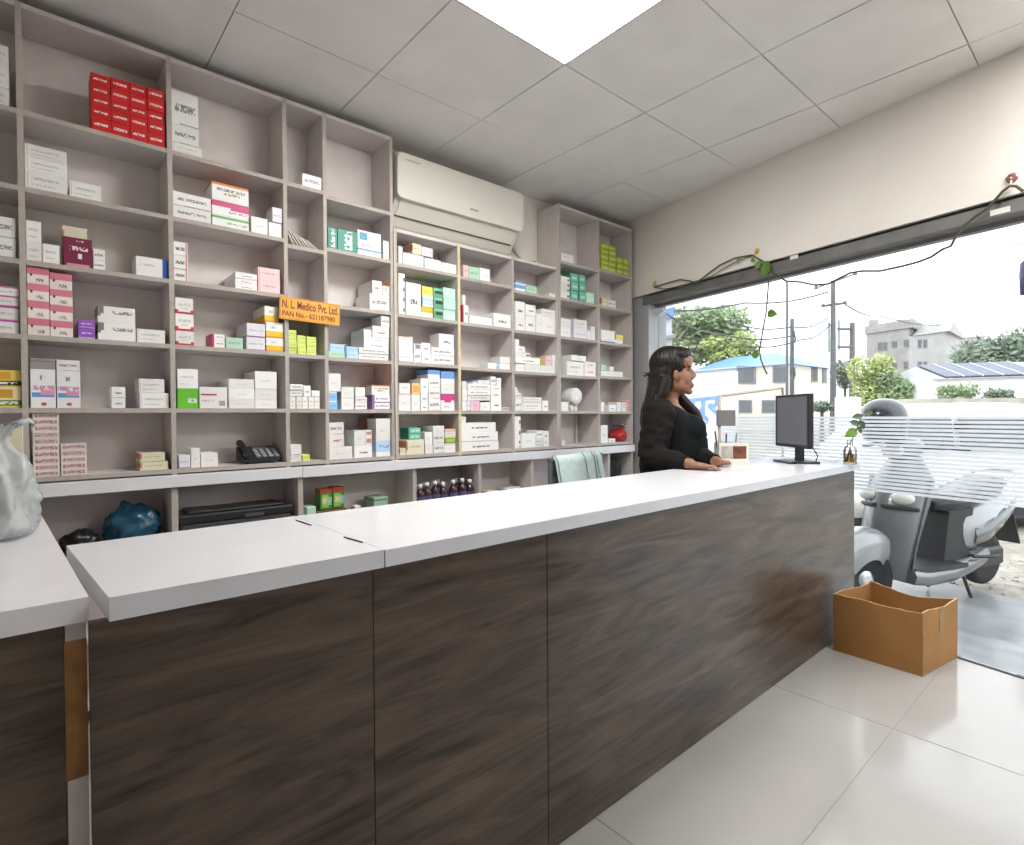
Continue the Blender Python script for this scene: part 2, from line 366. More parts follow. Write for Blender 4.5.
sty('pink', 'pink and white carton', (.80, .74, .70), [(0, 1, .58, 1, (.66, .20, .27)), (.14, .24, .46, .62, (.08, .02, .05))], [(.42, .75, .12, .34, (.25, .15, .2), 12)])
sty('pk', 'pale pink carton', (.80, .55, .56), [(.05, .08, 0, 1, (.6, .2, .25))], [(.2, .8, .5, .62, (.5, .25, .3), 20)])
sty('purple', 'violet carton', (.30, .10, .55), [(0, 1, 0, .14, (.6, .45, .7))], [(.2, .8, .45, .6, (.8, .7, .9), 20)])
sty('tri', 'white carton with grey corner', WH, [(.0, .16, .55, 1, (.22, .2, .2)), (.0, .08, .4, .55, (.22, .2, .2))], [(.38, .92, .55, .75, GY, 14)])
sty('maroon', 'dark maroon carton', (.17, .012, .045), [(.1, .9, 0, .10, (.62, .25, .36)), (.5, .64, .28, .46, (.85, .75, .78))], [(.2, .85, .56, .70, (.8, .65, .7), 10), (.42, .7, .86, .92, (.7, .5, .55), 20)])
sty('blue_end', 'white carton with blue end', WH, [(.82, 1, 0, 1, (.015, .07, .42))], [(.1, .6, .55, .65, LG, 24)])
sty('vi', 'tall white carton with blue swoosh', (.84, .83, .84), [(.05, .95, .28, .40, (.12, .32, .66)), (.40, .95, .34, .46, (.72, .30, .42)), (.42, .62, .06, .14, (.62, .05, .06))], [(.05, .95, .46, .58, (.55, .3, .45), 16), (.38, .56, .72, .84, GY, 10)])
sty('greyflap', 'grey carton with open flaps', (.30, .27, .26), [(0, 1, .7, .8, (.18, .16, .15))])
sty('yg', 'yellow fruit-print carton with green band', (.80, .62, .13), [(0, 1, .10, .36, (.10, .26, .05)), (0, 1, .36, .95, (.80, .70, .42)), (.15, .75, .45, .85, (.60, .33, .03))], [(.1, .9, .16, .30, (.8, .8, .7), 10)])
sty('yb', 'yellow fruit-print carton with black band', (.80, .62, .13), [(0, 1, .04, .34, (.02, .02, .02)), (.1, .7, .42, .9, (.70, .36, .03))], [(.1, .9, .12, .26, (.8, .8, .8), 9)])
sty('pp', 'white carton with magenta band', (.78, .76, .76), [(0, 1, .82, .98, (.50, .08, .34))], [(.15, .8, .3, .5, LG, 14)])
sty('loco', 'flat pale carton with reddish lettering', (.74, .66, .63), (), [(.08, .92, .25, .8, (.32, .13, .14), 26)])
sty('cream', 'cream carton', (.74, .70, .52), [(0, .08, .3, .9, (.55, .25, .15))], [(.15, .8, .45, .6, (.5, .45, .3), 20)])
sty('org', 'white carton with orange top', (.82, .81, .79), [(0, 1, .86, 1, (.72, .20, .04))], [(.1, .9, .56, .72, GY, 22), (.3, .75, .36, .50, (.35, .3, .1), 18)])
sty('mag', 'white carton with magenta wave', (.82, .80, .80), [(0, 1, .62, 1, (.62, .05, .20)), (.5, 1, .46, .62, (.62, .05, .20))], [(.45, .95, .22, .38, (.5, .3, .35), 14)])
sty('grn', 'white carton with green stripe', (.82, .83, .81), [(0, 1, .72, .92, (.14, .46, .10))], [(.4, .95, .3, .5, (.3, .45, .3), 16)])
sty('lav', 'white lavender-tinted carton', (.74, .73, .80), [(0, 1, 0, .07, (.35, .2, .38))], [(.1, .9, .4, .55, LG, 18)])
sty('re', 'white carton with red end stripe', (.82, .80, .78), [(.86, .93, 0, 1, (.48, .03, .06))], [(.1, .8, .35, .6, (.12, .1, .1), 12)])
sty('rc', 'white carton with red lower corners', (.82, .79, .77), [(0, 1, 0, .13, (.5, .03, .06)), (0, .16, .13, .26, (.5, .03, .06)), (.84, 1, .13, .26, (.5, .03, .06))], [(.15, .85, .5, .68, LG, 16), (.3, .7, .3, .4, LG, 22)])
sty('rl', 'white carton with red left stripe', (.82, .81, .80), [(0, .22, 0, 1, (.45, .03, .10))], [(.4, .9, .45, .6, GY, 16)])
sty('mint', 'mint green carton', (.44, .66, .52), (), [(.15, .85, .4, .6, (.25, .45, .35), 18)])
sty('yel', 'white and yellow carton', (.84, .82, .76), [(0, 1, 0, .42, (.76, .50, .02)), (0, 1, 0, .10, (.70, .25, .02))], [(.3, .6, .55, .75, LG, 10)])
sty('white_on', 'white carton with square label', (.84, .83, .82), [(.0, .02, 0, 1, LG)], [(.15, .8, .55, .62, LG, 24), (.15, .5, .2, .26, LG, 24)])
sty('green', 'bright green carton', (.13, .53, .03), [(.5, .92, .28, .5, (.78, .84, .74))], [(.55, .88, .32, .46, (.2, .4, .2), 14)])
sty('redline', 'white carton with dark red line', (.82, .79, .78), [(.06, .62, .60, .68, (.42, .05, .06)), (.7, .92, .12, .36, (.35, .33, .33))], [(.08, .5, .3, .4, LG, 22)])
sty('lime', 'lime yellow carton', (.62, .74, .16), [(0, 1, 0, .12, (.75, .78, .45))], [(.15, .85, .4, .65, (.42, .55, .08), 12)])
sty('limd', 'olive lime wrapped carton', (.40, .50, .05), [(0, 1, 0, .15, (.28, .36, .03))], [(.1, .9, .35, .7, (.66, .72, .28), 8)])
sty('teal', 'teal carton with white lettering', (.035, .27, .20), (), [(.35, .75, .1, .95, (.72, .80, .76), 5)])
sty('tealm', 'pale teal carton', (.20, .50, .39), [(0, 1, 0, .10, (.03, .24, .17)), (0, .1, 0, 1, (.03, .24, .17))], [(.25, .85, .35, .65, (.55, .78, .68), 10)])
sty('wbl', 'white carton with blue square and line', (.84, .84, .84), [(.08, .42, .62, .92, (.10, .33, .48)), (0, 1, .20, .27, (.12, .32, .48))], [(.1, .9, .36, .50, LG, 16)])
sty('lb', 'light blue carton', (.42, .63, .82), [(0, .12, 0, 1, (.15, .30, .50))], [(.2, .8, .4, .6, (.25, .45, .7), 14)])
sty('blue', 'sky blue carton with white edge', (.26, .50, .83), [(0, 1, .84, 1, (.75, .80, .85))], [(.2, .8, .35, .5, (.15, .35, .6), 14)])
sty('wpur', 'white carton with purple side', (.83, .81, .83), [(0, .14, 0, 1, (.26, .14, .36)), (0, 1, .0, .10, (.30, .25, .4))], [(.2, .9, .4, .62, GY, 14)])
sty('blueb', 'white carton with pale blue lower half', (.84, .85, .86), [(0, 1, .30, 1, (.48, .67, .88))], [(.2, .9, .55, .75, (.2, .35, .6), 12)])
sty('brown', 'brown carton', (.46, .25, .16), (), [(.2, .8, .4, .6, (.6, .4, .3), 14)])
sty('rw', 'white carton with brown-red patch', (.82, .78, .75), [(.2, .9, .25, .75, (.50, .22, .18))])
sty('ybl', 'white carton with blue and white panels', (.80, .80, .80), [(0, 1, .25, .9, (.42, .58, .82)), (0, .08, 0, 1, (.1, .14, .3))], [(.2, .9, .4, .55, WH, 14)])
sty('yyl', 'bright yellow carton', (.80, .72, .12), [(0, 1, 0, .18, (.8, .78, .6)), (0, .08, 0, 1, (.3, .25, .1))], [(.2, .9, .4, .6, (.6, .5, .1), 14)])
sty('yor', 'white carton with orange-yellow top', (.82, .80, .74), [(0, 1, .45, 1, (.80, .50, .02))], [(.2, .9, .6, .75, (.7, .4, .1), 12)])
sty('gdk', 'green carton with dark arrow', (.12, .36, .22), [(.2, 1, .35, .65, (.01, .04, .03))], [(.1, .9, .75, .9, (.4, .7, .5), 10)])
sty('gr', 'pale mint speckled carton', (.42, .76, .58), (), [(.0, 1, .1, .9, (.62, .85, .74), 9)])
sty('peach', 'white carton with peach top', (.82, .78, .74), [(0, 1, .55, 1, (.80, .50, .34))], [(.2, .8, .2, .4, LG, 14)])
sty('gband', 'yellow carton with green striped band', (.78, .76, .50), [(0, 1, .12, .75, (.16, .36, .03))], [(.1, .95, .25, .65, (.60, .68, .10), 10)])
sty('orange', 'orange and white carton', (.80, .55, .36), [(.1, .9, .2, .8, (.78, .38, .04))])
sty('mdark', 'grey carton with square mark', (.78, .76, .76), [(.25, .9, .2, .85, (.25, .24, .26))])
sty('pinkb', 'white carton with hot pink band', (.84, .80, .81), [(0, 1, .62, 1, (.60, .04, .22)), (.25, .75, .5, .62, (.60, .04, .22))], [(.2, .8, .2, .3, LG, 14)])
sty('bluet', 'white carton with blue top', (.82, .83, .86), [(0, 1, .45, 1, (.18, .34, .66))])
sty('gold', 'gold carton', (.50, .38, .03))
sty('orr', 'red-orange and white carton', (.80, .66, .58), [(.1, .9, .15, .85, (.78, .22, .12)), (.35, .65, .35, .65, (.85, .7, .6))])
sty('bb', 'white carton with blue base', (.84, .84, .82), [(0, 1, 0, .25, (.10, .14, .40))], [(.1, .9, .5, .65, LG, 14)])
sty('rtx', 'white carton with small red print', (.84, .80, .78), [(.0, .03, 0, 1, (.7, .5, .5))], [(.3, .8, .42, .62, (.62, .2, .2), 12)])
sty('dot', 'white carton with dark dots', (.82, .80, .77), [(.72, .95, .25, .6, (.12, .10, .10))])
sty('hot', 'candy pink carton', (.84, .46, .60), [(0, .2, 0, 1, (.78, .62, .78))], [(.3, .8, .4, .6, (.75, .35, .5), 14)])
COLX = {0: (-.49, -.022), 1: (DIV[0], DIV[1]), 2: (DIV[1], DIV[2]), 3: (DIV[2], DIV[3]), 4: (DIV[3], DIV[4]), 5: (DIV2[0], DIV2[1]), 6: (DIV2[1], DIV2[2]), 7: (DIV2[2], DIV2[3]), 8: (DIV3[0], DIV3[1]), 9: (DIV3[1], DIV3[2])}
CELLS = {}
def S(c, r, x0, x1, tops, st, sb=.012, d=.13, on=False):
    CELLS.setdefault((c, r), []).append((x0, x1, tops, st if isinstance(st, (list, tuple)) else [st]*len(tops), sb, d, on))
# column 0 (cut by the frame)
S(0,0,-14,9.5,[86,65,43],'wl'); S(0,2,-14,16,[237,216],'wt'); S(0,3,-14,19,[319,305,295,286],'pp'); S(0,4,-14,22,[386,370],['yg','yb'])
# column 1
for a, b, o in ((91,111,0),(111,130,5.2),(130,147.6,10),(147.6,165,15)): S(1,0,a,b,[118.5+o,107.5+o,96.5+o,85.5+o,74.5+o],'red',.008,.10)
S(1,1,21,67,[173,160,147],'wl'); S(1,1,69,101,[183],'wl')
S(1,2,24.5,41.5,[242,221],'wl',d=.09); S(1,2,42,59.5,[244.5],'wl',d=.09); S(1,2,63,92,[238],'maroon',.008,.05); S(1,2,62,87,[227],'cream',.062,.10); S(1,2,93,105,[261,249.5],'wt',d=.08); S(1,2,135.5,168.5,[258],'blue_end')
S(1,3,26.5,49.7,[318.5,301,284,267.6],'pink'); S(1,3,50,73,[321,305.5,290,273.5],'pink'); S(1,3,78,95,[328,320],'purple',d=.08); S(1,3,97.5,135.5,[323.5,307],'tri'); S(1,3,136.5,165,[329.5],'wl')
S(1,4,29.8,55.5,[369,358.5],['vi','greyflap']); S(1,4,56.2,80,[371,360],['vi','wt']); S(1,4,111,125.5,[397.5,387],'wb',d=.08); S(1,4,139.6,169,[393],'wl'); S(1,4,138.7,164.5,[379],'wl',on=True)
S(1,5,33,60,[470.8-6.5*k for k in range(10)],'loco',.008); S(1,5,60.6,87,[469,462.7,456.4,450,443.6],'loco',.008); S(1,5,139.8,168.4,[461.5],'cream'); S(1,5,140,165,[452.5],'cream',on=True)
# column 2
S(2,0,170.8,202,[145],'wl'); S(2,0,170.8,198.6,[126.5,92.5],'wt',on=True)
S(2,1,172,211,[208,195],'wt'); S(2,1,212,249,[217,203,185],['grn','mag','org']); S(2,1,251,267.6,[217.5],'wp',d=.09); S(2,1,268.6,282,[223],'wp',d=.09); S(2,1,272,282.6,[208],'lav',on=True,d=.09)
S(2,2,173.2,187.8,[269,255.5,242],'re',d=.1); S(2,2,235,257.2,[284.5,279,273.2],'wb',d=.19); S(2,2,258,280.3,[281,268],'pk',d=.18)
S(2,3,175.4,193.8,[331,314,298],'rc',d=.1); S(2,3,211,224.8,[340,334],'rl',d=.1); S(2,3,225.8,243,[337.5],'mint',d=.08); S(2,3,246.5,265.2,[337,323.5],'lav',d=.18); S(2,3,265.9,283.6,[338,322.5],'yel',d=.18); S(2,3,264.4,279,[306.5],'yel',on=True,d=.18)
S(2,4,177.2,198.2,[388.5,369],['green','white_on']); S(2,4,198.9,227,[387],'redline'); S(2,4,228.4,254.6,[399,388.5,379],'wp',d=.18); S(2,4,255,277,[400,389,371.5],'wp',d=.18)
S(2,5,179,190.2,[455],'lav',d=.1); S(2,5,190.6,200,[448],'wp',d=.1); S(2,5,200.6,218,[453],'wp')
# column 3
S(3,0,302,322,[175.5],'wt',d=.1)
S(3,3,288.6,297,[347.7,341.6,336,330],'lime',d=.08); S(3,3,297.5,306,[350,344.9,340.6,335.4],'lime',d=.08); S(3,3,306.6,316.4,[350,342.5,336.8],'lime',d=.08)
for k in range(5): S(3,4,290+6*k,295.8+6*k,[396.5],'wl',d=.1)
S(3,4,290,303,[390,384],'wt',on=True,d=.1); S(3,4,303.4,311,[385.5],'wb',on=True,d=.09); S(3,4,311.4,320,[390.5],'wp',on=True,d=.1)
S(3,5,290.6,301.6,[459.4,454.4,449.4,444.4],'wl',d=.09); S(3,5,302.4,310,[454.5],'lime',d=.06)
# column 4
S(4,1,327.6,337,[228],'teal'); S(4,1,337.3,356.8,[230.5],'teal'); S(4,1,357.4,381,[231.8],'wbl'); S(4,1,383,390.5,[241],'wp',d=.08)
S(4,2,369.5,389.6,[294.5],'wt',d=.17); S(4,2,372,381.8,[280.8],'wb',on=True,d=.17); S(4,2,382.2,389.8,[285.2],'org',on=True,d=.1)
S(4,3,328.5,344.8,[351,344],['mint','lb'],d=.1); S(4,3,345.2,358,[351.5,346.5],'lb',d=.1); S(4,3,358.6,388.6,[354,348.5],'wt',d=.16); S(4,3,364,389,[342,337.5],'wb',on=True,d=.16); S(4,3,364,371.8,[329.5],'wp',on=True,d=.16); S(4,3,372.2,389,[326.5],'wb',on=True,d=.16); S(4,3,381,389.5,[316],'wt',on=True,d=.12)
S(4,4,327,337.5,[400.6,391.6],'blue',d=.1); S(4,4,327,340.8,[373.5],'wp',on=True,d=.1); S(4,4,341.3,354,[398.7,387],'wp',d=.1); S(4,4,355,367,[403,396.8],'wt',d=.1); S(4,4,355,364.8,[387.3],'wp',on=True,d=.1); S(4,4,372,390,[402.5,395,385],['wpur','wpur','org'],d=.15)
S(4,5,328.6,352.2,[447],'wp',d=.15); S(4,5,328.6,344,[434.5,422.5],['rtx','wt'],on=True,d=.13); S(4,5,354,372,[445.8],'wb',d=.11); S(4,5,354,365,[430.3],'wp',on=True,d=.11); S(4,5,365.4,372,[436.2,430],'rw',on=True,d=.06); S(4,5,376,390.6,[441,418.5],['blueb','wp'],d=.1); S(4,5,363.5,375.5,[419],'brown',.135,.06)
# column 5
S(5,1,398.6,402.8,[246],'wp',d=.1); S(5,1,403.2,424,[254],'wp'); S(5,1,424.4,441,[259],'wp'); S(5,1,441.4,456.4,[263.4],'wp'); S(5,1,412,421,[244],'cream',on=True,d=.1); S(5,1,421.5,433,[247.5],'lav',on=True,d=.1)
S(5,2,398.6,405,[303.5,293.5,283.5,273.5],'dot',d=.1); S(5,2,405.5,420.6,[283],'wb'); S(5,2,421.4,433,[307,297,286.5],['yor','ybl','yyl'],d=.12); S(5,2,433.5,443,[308,297,288],'gdk'); S(5,2,443.4,455.6,[310,298.5,288],'gr')
S(5,3,398.6,413,[351,340,336.5],['lav','wp','org']); S(5,3,413.4,420.8,[350,343.5],['wt','mdark']); S(5,3,421.2,430.8,[353,343],'wb'); S(5,3,431.2,454.2,[356,348],'wt'); S(5,3,439,454.2,[334],'wb',on=True,d=.1)
S(5,4,398.8,411,[394],'wp',d=.14); S(5,4,411.4,420,[394.5],'wp',d=.14); S(5,4,399,410,[383.2],'wl',on=True); S(5,4,411.4,419.8,[383.4],'orange',on=True); S(5,4,420.4,428,[403,393,378.5],'wb'); S(5,4,428.4,440.4,[398.5,388,378,370],['wt','wt','wt','bluet']); S(5,4,441,454.6,[394,384.7,371.5],['pinkb','wp','bluet'])
S(5,5,399.6,405.8,[448],'cream',d=.06); S(5,5,406.2,424,[439.5],'cream',d=.11); S(5,5,408,420.6,[433.6,427.7],'tealm',on=True,d=.09); S(5,5,425,432.8,[444.4,432],'wp',d=.12); S(5,5,433.2,444.4,[443.4,432.4,425.8],['wt','wt','wp'],d=.12); S(5,5,444.8,455.6,[444,435.5,429],['wp','gband','peach'],d=.12); S(5,5,421,431,[426],'limd',.14,.05)
# column 6
S(6,1,463,468.4,[265],'pk',d=.1); S(6,1,468.8,479.4,[267.2],'mint',d=.1); S(6,1,479.8,490,[268.4],'wp',d=.1)
S(6,2,462.6,468.5,[305],'rl',d=.1); S(6,2,462.6,465.6,[295],'wp',on=True,d=.08); S(6,2,469.6,492.6,[316.8],'wp'); S(6,2,493.2,510.6,[314],'wb')
S(6,3,487.7,496.2,[363],'wp',d=.08); S(6,3,496.5,499.6,[364.5],'blue',d=.08); S(6,3,500,510.4,[363,356.8],'wp',d=.1)
S(6,4,462.2,466.8,[401,390,381],'wp',d=.1); S(6,4,467.2,470.8,[400.5],'lav',d=.1); S(6,4,471,480,[400.5],'hot'); S(6,4,480.4,490.6,[402],'wp'); S(6,4,467.5,490.4,[395.3,389.8,384.2],'wt',on=True); S(6,4,472.4,477.4,[380.6],'bluet',on=True,d=.08); S(6,4,477.8,489.6,[380.2],'wl',on=True); S(6,4,491,501.4,[398,390.6,385.4],'wb'); S(6,4,490.6,496.2,[376.5],'wt',on=True,d=.1); S(6,4,496.8,501.4,[378],'wl',on=True,d=.1); S(6,4,502,509,[407.4],'loco',.006,.06)
S(6,5,461,498.6,[441],'wb',d=.17); S(6,5,461,497.6,[431.8],'wb',on=True,d=.17); S(6,5,461,496,[422.5],'wb',on=True,d=.17); S(6,5,461,465.8,[416.5],'wl',on=True,d=.06)
# column 7
S(7,1,515.6,525.4,[285,281],'bluet',d=.1); S(7,1,525.8,536.6,[285.6],'mint',d=.1); S(7,1,549,555.5,[293.6],'wp',d=.05)
S(7,2,515.4,525,[318,301.5],'wb'); S(7,2,525.4,535.6,[315.6,305],'wb'); S(7,2,536,541.4,[313.6],'wp'); S(7,2,541.8,555.6,[318],'wp'); S(7,2,541.4,555.6,[309.5],'wl',on=True)
S(7,3,515.4,524,[364],'wp'); S(7,3,524.3,540,[364.2],'wp'); S(7,3,540.4,555.6,[365.6],'wp'); S(7,3,515.4,539.8,[357.4],'wb',on=True,d=.1); S(7,3,515.4,530,[352.4],'dot',on=True,d=.1); S(7,3,515.4,525,[346],'wb',on=True,d=.1); S(7,3,515.4,519.6,[339.2],'wp',on=True,d=.1); S(7,3,540.4,545,[359],'gold',on=True,d=.05); S(7,3,545.4,551.8,[356],'pk',on=True,d=.1); S(7,3,552.2,555.8,[355],'wp',on=True,d=.1)
S(7,4,515.2,521.8,[399,392.6],'wt'); S(7,4,515.2,517.8,[387.2],'wp',on=True,d=.06); S(7,4,522.2,541.6,[402.4,397.2],'wl'); S(7,4,542,548,[400.6],'wb')
S(7,5,514.6,520.8,[445.5,437.7,426.2,416.5],'dot'); S(7,5,521.4,535.8,[433.4],'wp'); S(7,5,536.2,542.8,[444,438.8,430.4],'wt',d=.1); S(7,5,543.2,549,[444.2,439.6,431],'wb',d=.1)
# column 8
S(8,0,561,573.6,[254],'wl',d=.08)
S(8,1,561,569.8,[292,287,282,276.6],'dot',d=.1); S(8,1,570.4,578.3,[291,282,273.6],'tealm',d=.12); S(8,1,578.7,585.6,[292,283,275],'tealm',d=.12); S(8,1,586,594,[292.6],'gr',d=.1)
S(8,2,561,571,[327,318.8],'wp'); S(8,2,573.6,586.8,[330,319.8],['lav','wl']); S(8,2,587.2,590.8,[330.4],'wp',d=.08); S(8,2,591.2,595.2,[333,326.4],'wp',d=.06)
S(8,3,566.6,583.6,[361.6],'wl',.012,.12); S(8,3,584,595.6,[368.4,362],'rtx'); S(8,3,571.6,586.4,[355.5],'wp',on=True)
S(8,4,561,568.4,[401.8],'wp',d=.08)
S(8,5,561.2,565.2,[440.5],'wp',d=.05)
# column 9
for a, b in ((601,608.4),(608.7,616)): S(9,0,a,b,[265.5,260,254.5,249,243.6] if a < 605 else [267.5,262,256.5,251,245.6],'limd',d=.1)
for a, b in ((616.8,622.6),(622.9,628.6)): S(9,0,a,b,[269.4,263.4,257.4] if a < 620 else [271,265,259],'limd',d=.1)
S(9,1,601.4,607.2,[298],'cream',d=.07); S(9,1,608,615.4,[300.4],'wt',d=.07)
S(9,2,601,615,[337.6,330.4],['bb','wp']); S(9,2,615.4,623,[340,335],['wp','yyl'],d=.1)
S(9,3,601,623,[371.2],'wp'); S(9,3,601,606,[364.8],'mint',on=True,d=.06); S(9,3,610,613.6,[366.6],'wp',on=True,d=.04)
S(9,4,601,604.4,[402],'wp',d=.05); S(9,4,609,616.4,[404.8],'wb',d=.09); S(9,4,616.8,621.4,[402],'wp',d=.09); S(9,4,621.8,625.8,[401],'org',d=.09); S(9,4,626.2,629.6,[405.2,400.2],'orr',d=.06)
S(9,5,601,608,[425.4],'wp',d=.1); S(9,5,608.4,615.2,[438.6],'wb',d=.06)
ORD = ['first', 'second', 'third', 'fourth', 'fifth', 'sixth', 'seventh', 'eighth', 'ninth', 'tenth', 'eleventh', 'twelfth']
NUM = ['one', 'two', 'three', 'four', 'five', 'six', 'seven', 'eight', 'nine', 'ten']
carton_meshes = {}
def carton(X0, X1, Y0, Y1, Z0, Z1, mat, label, group):
    key = (round(X1-X0, 3), round(Y1-Y0, 3), round(Z1-Z0, 3), mat.name)
    if key not in carton_meshes:
        w, d, h = X1-X0, Y1-Y0, Z1-Z0
        mb = MB().box((-w/2, -d/2, 0), (w/2, d/2, h), .0012)
        me = bpy.data.meshes.new('carton'); me.from_pydata(mb.v, [], mb.f); me.materials.append(mat); me.update(); carton_meshes[key] = me
    o = bpy.data.objects.new('medicine_carton', carton_meshes[key]); COL.objects.link(o); o.location = ((X0+X1)/2, (Y0+Y1)/2, Z0)
    return tag(o, label, 'box', group)
PLACED = {}
for (c, r), L in CELLS.items():
    z0 = SHELFTOP[(c, r)]; lo, hi = COLX[c][0]+BT/2+.0015, COLX[c][1]-BT/2-.0015; placed = []
    order = sorted(range(len(L)), key=lambda i: (L[i][0]+L[i][1], L[i][6])); rank = {i: k for k, i in enumerate(order)}
    for i, (x0, x1, tops, st, sb, d, on) in enumerate(L):
        yp = YF+sb; xc = (x0+x1)/2; X0 = max(lo, onY(x0, tops[0], yp).x+.0006); X1 = min(hi, onY(x1, tops[0], yp).x-.0006)
        z = z0+.0004
        if on: z = max([q[3] for q in placed if q[0] < X1-.002 and q[1] > X0+.002 and q[2] < .1]+[z0])+.0004
        for k, yt in enumerate(tops):
            zt = onY(xc, yt, yp).z
            zt = min(zt, SHELFTOP.get((c, r-1), 9)-BT-.0015)
            if zt < z+.004: zt = z+.012
            dd = min(d, BACK-.012-yp)
            pos = 'lone' if len(tops) == 1 else 'topmost' if k == len(tops)-1 else 'bottom' if k == 0 else ORD[k]+' up'
            lab = f"{STY[st[k]][1]}, {pos}, {ORD[rank[i]]} stack, shelf {NUM[r-1 if 5 <= c <= 7 else r]}, column {NUM[c]}"
            if c == 0: lab = f"{STY[st[k]][1]}, {pos}, shelf {NUM[r]}, cut-off left edge column"
            j = random.uniform(-.003, .003) if sb < .05 else 0
            carton(X0, X1, yp+j, yp+j+dd, z, zt-.0003, STY[st[k]][0], lab, STY[st[k]][1]+'s on the shelves')
            z = zt
        placed.append((X0, X1, sb, z))
    PLACED[(c, r)] = placed

# ------------------------------------------------------------------ counter
YS, YP, ZT, ZB, YBK = 1.037, 1.062, .92, .884, 1.56
def endx(y): return gx(y)-.015
def slab(x0, poly_right=None, y0=YS, y1=YBK, x1=None):
    if poly_right: return [(x0, y0), (endx(y0), y0), (endx(y1), y1), (x0, y1)]
    return [(x0, y0), (x1, y0), (x1, y1), (x0, y1)]
wt = T(MB().prism([(x, y, ZB) for x, y in slab(.549, True)], (0, 0, ZT-ZB)), 'worktop', M_WHITE, 'long white glossy worktop of the sales counter under the monitor', 'worktop', 'counter worktops')
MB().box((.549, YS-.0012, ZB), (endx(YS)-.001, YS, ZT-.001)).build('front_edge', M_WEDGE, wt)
wf = T(MB().prism([(.084, 1.049, ZB), (.546, 1.037, ZB), (.546, 1.556, ZB), (.05, 1.54, ZB)], (0, 0, ZT-ZB+.001)), 'worktop', M_WHITE, 'short white lift-up counter flap above the leftmost dark wood panel', 'worktop', 'counter worktops')
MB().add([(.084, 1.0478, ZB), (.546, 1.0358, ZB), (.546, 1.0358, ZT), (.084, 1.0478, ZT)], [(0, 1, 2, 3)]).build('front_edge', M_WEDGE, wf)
cb = thing('counter_cabinet', 'long dark wood sales counter with two front panels', 'counter', (2, 1.3, 0))
for x0, x1 in ((.534, 1.0455), (1.0475, 3.455)):
    MB().box((x0, YP, .002), (x1, YP+.018, ZB-.001), .0008).build('front_panel', M_CWOOD, cb)
MB().box((.55, YP+.02, .002), (.568, 1.54, ZB-.001)).build('side_panel', M_LAM, cb)
MB().box((3.43, YP+.02, .002), (3.45, 1.54, ZB-.001)).build('side_panel', M_LAM, cb)
for z in (.1, .5): MB().box((.569, YP+.02, z), (3.429, 1.53, z+.018)).build('shelf', M_LAM, cb)
cg = thing('counter_gate', 'leftmost dark wood counter panel below the lift-up flap', 'gate', (.3, YP, 0))
MB().box((.0592, YP, .004), (.5325, YP+.018, ZB-.001), .0008).build('front_panel', M_CWOOD, cg)
MB().box((.10, YP+.0185, .3), (.5, YP+.04, .36)).build('brace', M_LAM, cg)
lc = thing('counter_cabinet', 'dark wood counter at the left edge with a taped white corner strip', 'counter', (-.6, 1.6, 0))
MB().box((-1.5, 1.10, .002), (.031, 1.118, ZB-.003), .0008).build('front_panel', M_CWOOD, lc)
MB().box((.032, 1.098, .002), (.058, 1.16, ZB-.003)).build('end_panel', pm('raw_white_board', (.60, .56, .52), .6, .06, 20), lc)
za, zb = onY(76, 640, 1.098).z, onY(78, 778, 1.098).z
MB().box((.0305, 1.0970, zb), (.0585, 1.0978, za)).build('packing_tape', pm('brown_tape', (.30, .145, .035), .45, .3, 30), lc)
MB().box((-1.5, 2.56, .002), (-.03, 2.58, ZB-.003)).build('back_panel', M_LAM, lc)
MB().box((-.05, 1.2, .002), (-.03, 2.55, ZB-.003)).build('side_panel', M_LAM, lc)
T(MB().prism([(-1.5, 1.081, ZB-.002), (.061, 1.081, ZB-.002), (-.012, 2.60, ZB-.002), (-1.5, 2.60, ZB-.002)], (0, 0, ZT-ZB+.002)), 'worktop', M_WHITE, 'white worktop at the left edge carrying the plastic bag', 'worktop', 'counter worktops')
# small dark pins on the worktop
for (a, b, lab) in (((344, 537), (362.5, 542), 'thin dark pin lying on the white worktop near its seam'), ((296, 520), (311, 525), 'thin dark pin on the white flap behind the other one')):
    p, q = onZ(*a, ZT+.0025), onZ(*b, ZT+.0025)
    T(MB().tube([p, q], .0016, 6), 'metal_pin', M_DGREY, lab, 'pin', 'pins on the counter')
# ------------------------------------------------------------------ air conditioner
ac = thing('air_conditioner', 'cream split air conditioner mounted high above the low shelves', 'air conditioner', (1.96, 2.88, 2.24))
AX0, AX1 = 1.508, 2.43
def yzprism(mb, prof, x0, x1, smooth=False):
    return mb.prism([(x0, y, z) for y, z in prof], (x1-x0, 0, 0), smooth)
yzprism(MB(), [(2.884, 2.655), (2.72, 2.655), (2.70, 2.64), (2.70, 2.41), (2.72, 2.375), (2.765, 2.325), (2.80, 2.275), (2.85, 2.235), (2.884, 2.23)], AX0+.006, AX1-.006).build('body', M_ACW, ac)
bm = bmesh.new()
pts = []
for cx, cz, a0 in ((AX1-.03, 2.61, 0), (AX0+.03, 2.61, 90), (AX0+.03, 2.42, 180), (AX1-.03, 2.42, 270)):
    for k in range(5):
        a = math.radians(a0+k*22.5); pts.append((cx+.03*math.cos(a), cz+.03*math.sin(a)))
fpn = MB(); rings = []
for y, s in ((2.700, 1.0), (2.680, 1.0), (2.672, .992), (2.668, .975)):
    rings.append([Vector(((AX0+AX1)/2+(x-(AX0+AX1)/2)*(1-(1-s)*.25), y-(z-2.51)*.03, 2.515+(z-2.515)*s)) for x, z in pts])
fpn.rings(rings, False); fpn.build('front_panel', M_ACW, ac)
yzprism(MB(), [(2.6985, 2.396), (2.7005, 2.3975), (2.7035, 2.3925), (2.7015, 2.391)], AX0+.04, AX1-.04).build('gap', M_ACD, ac)
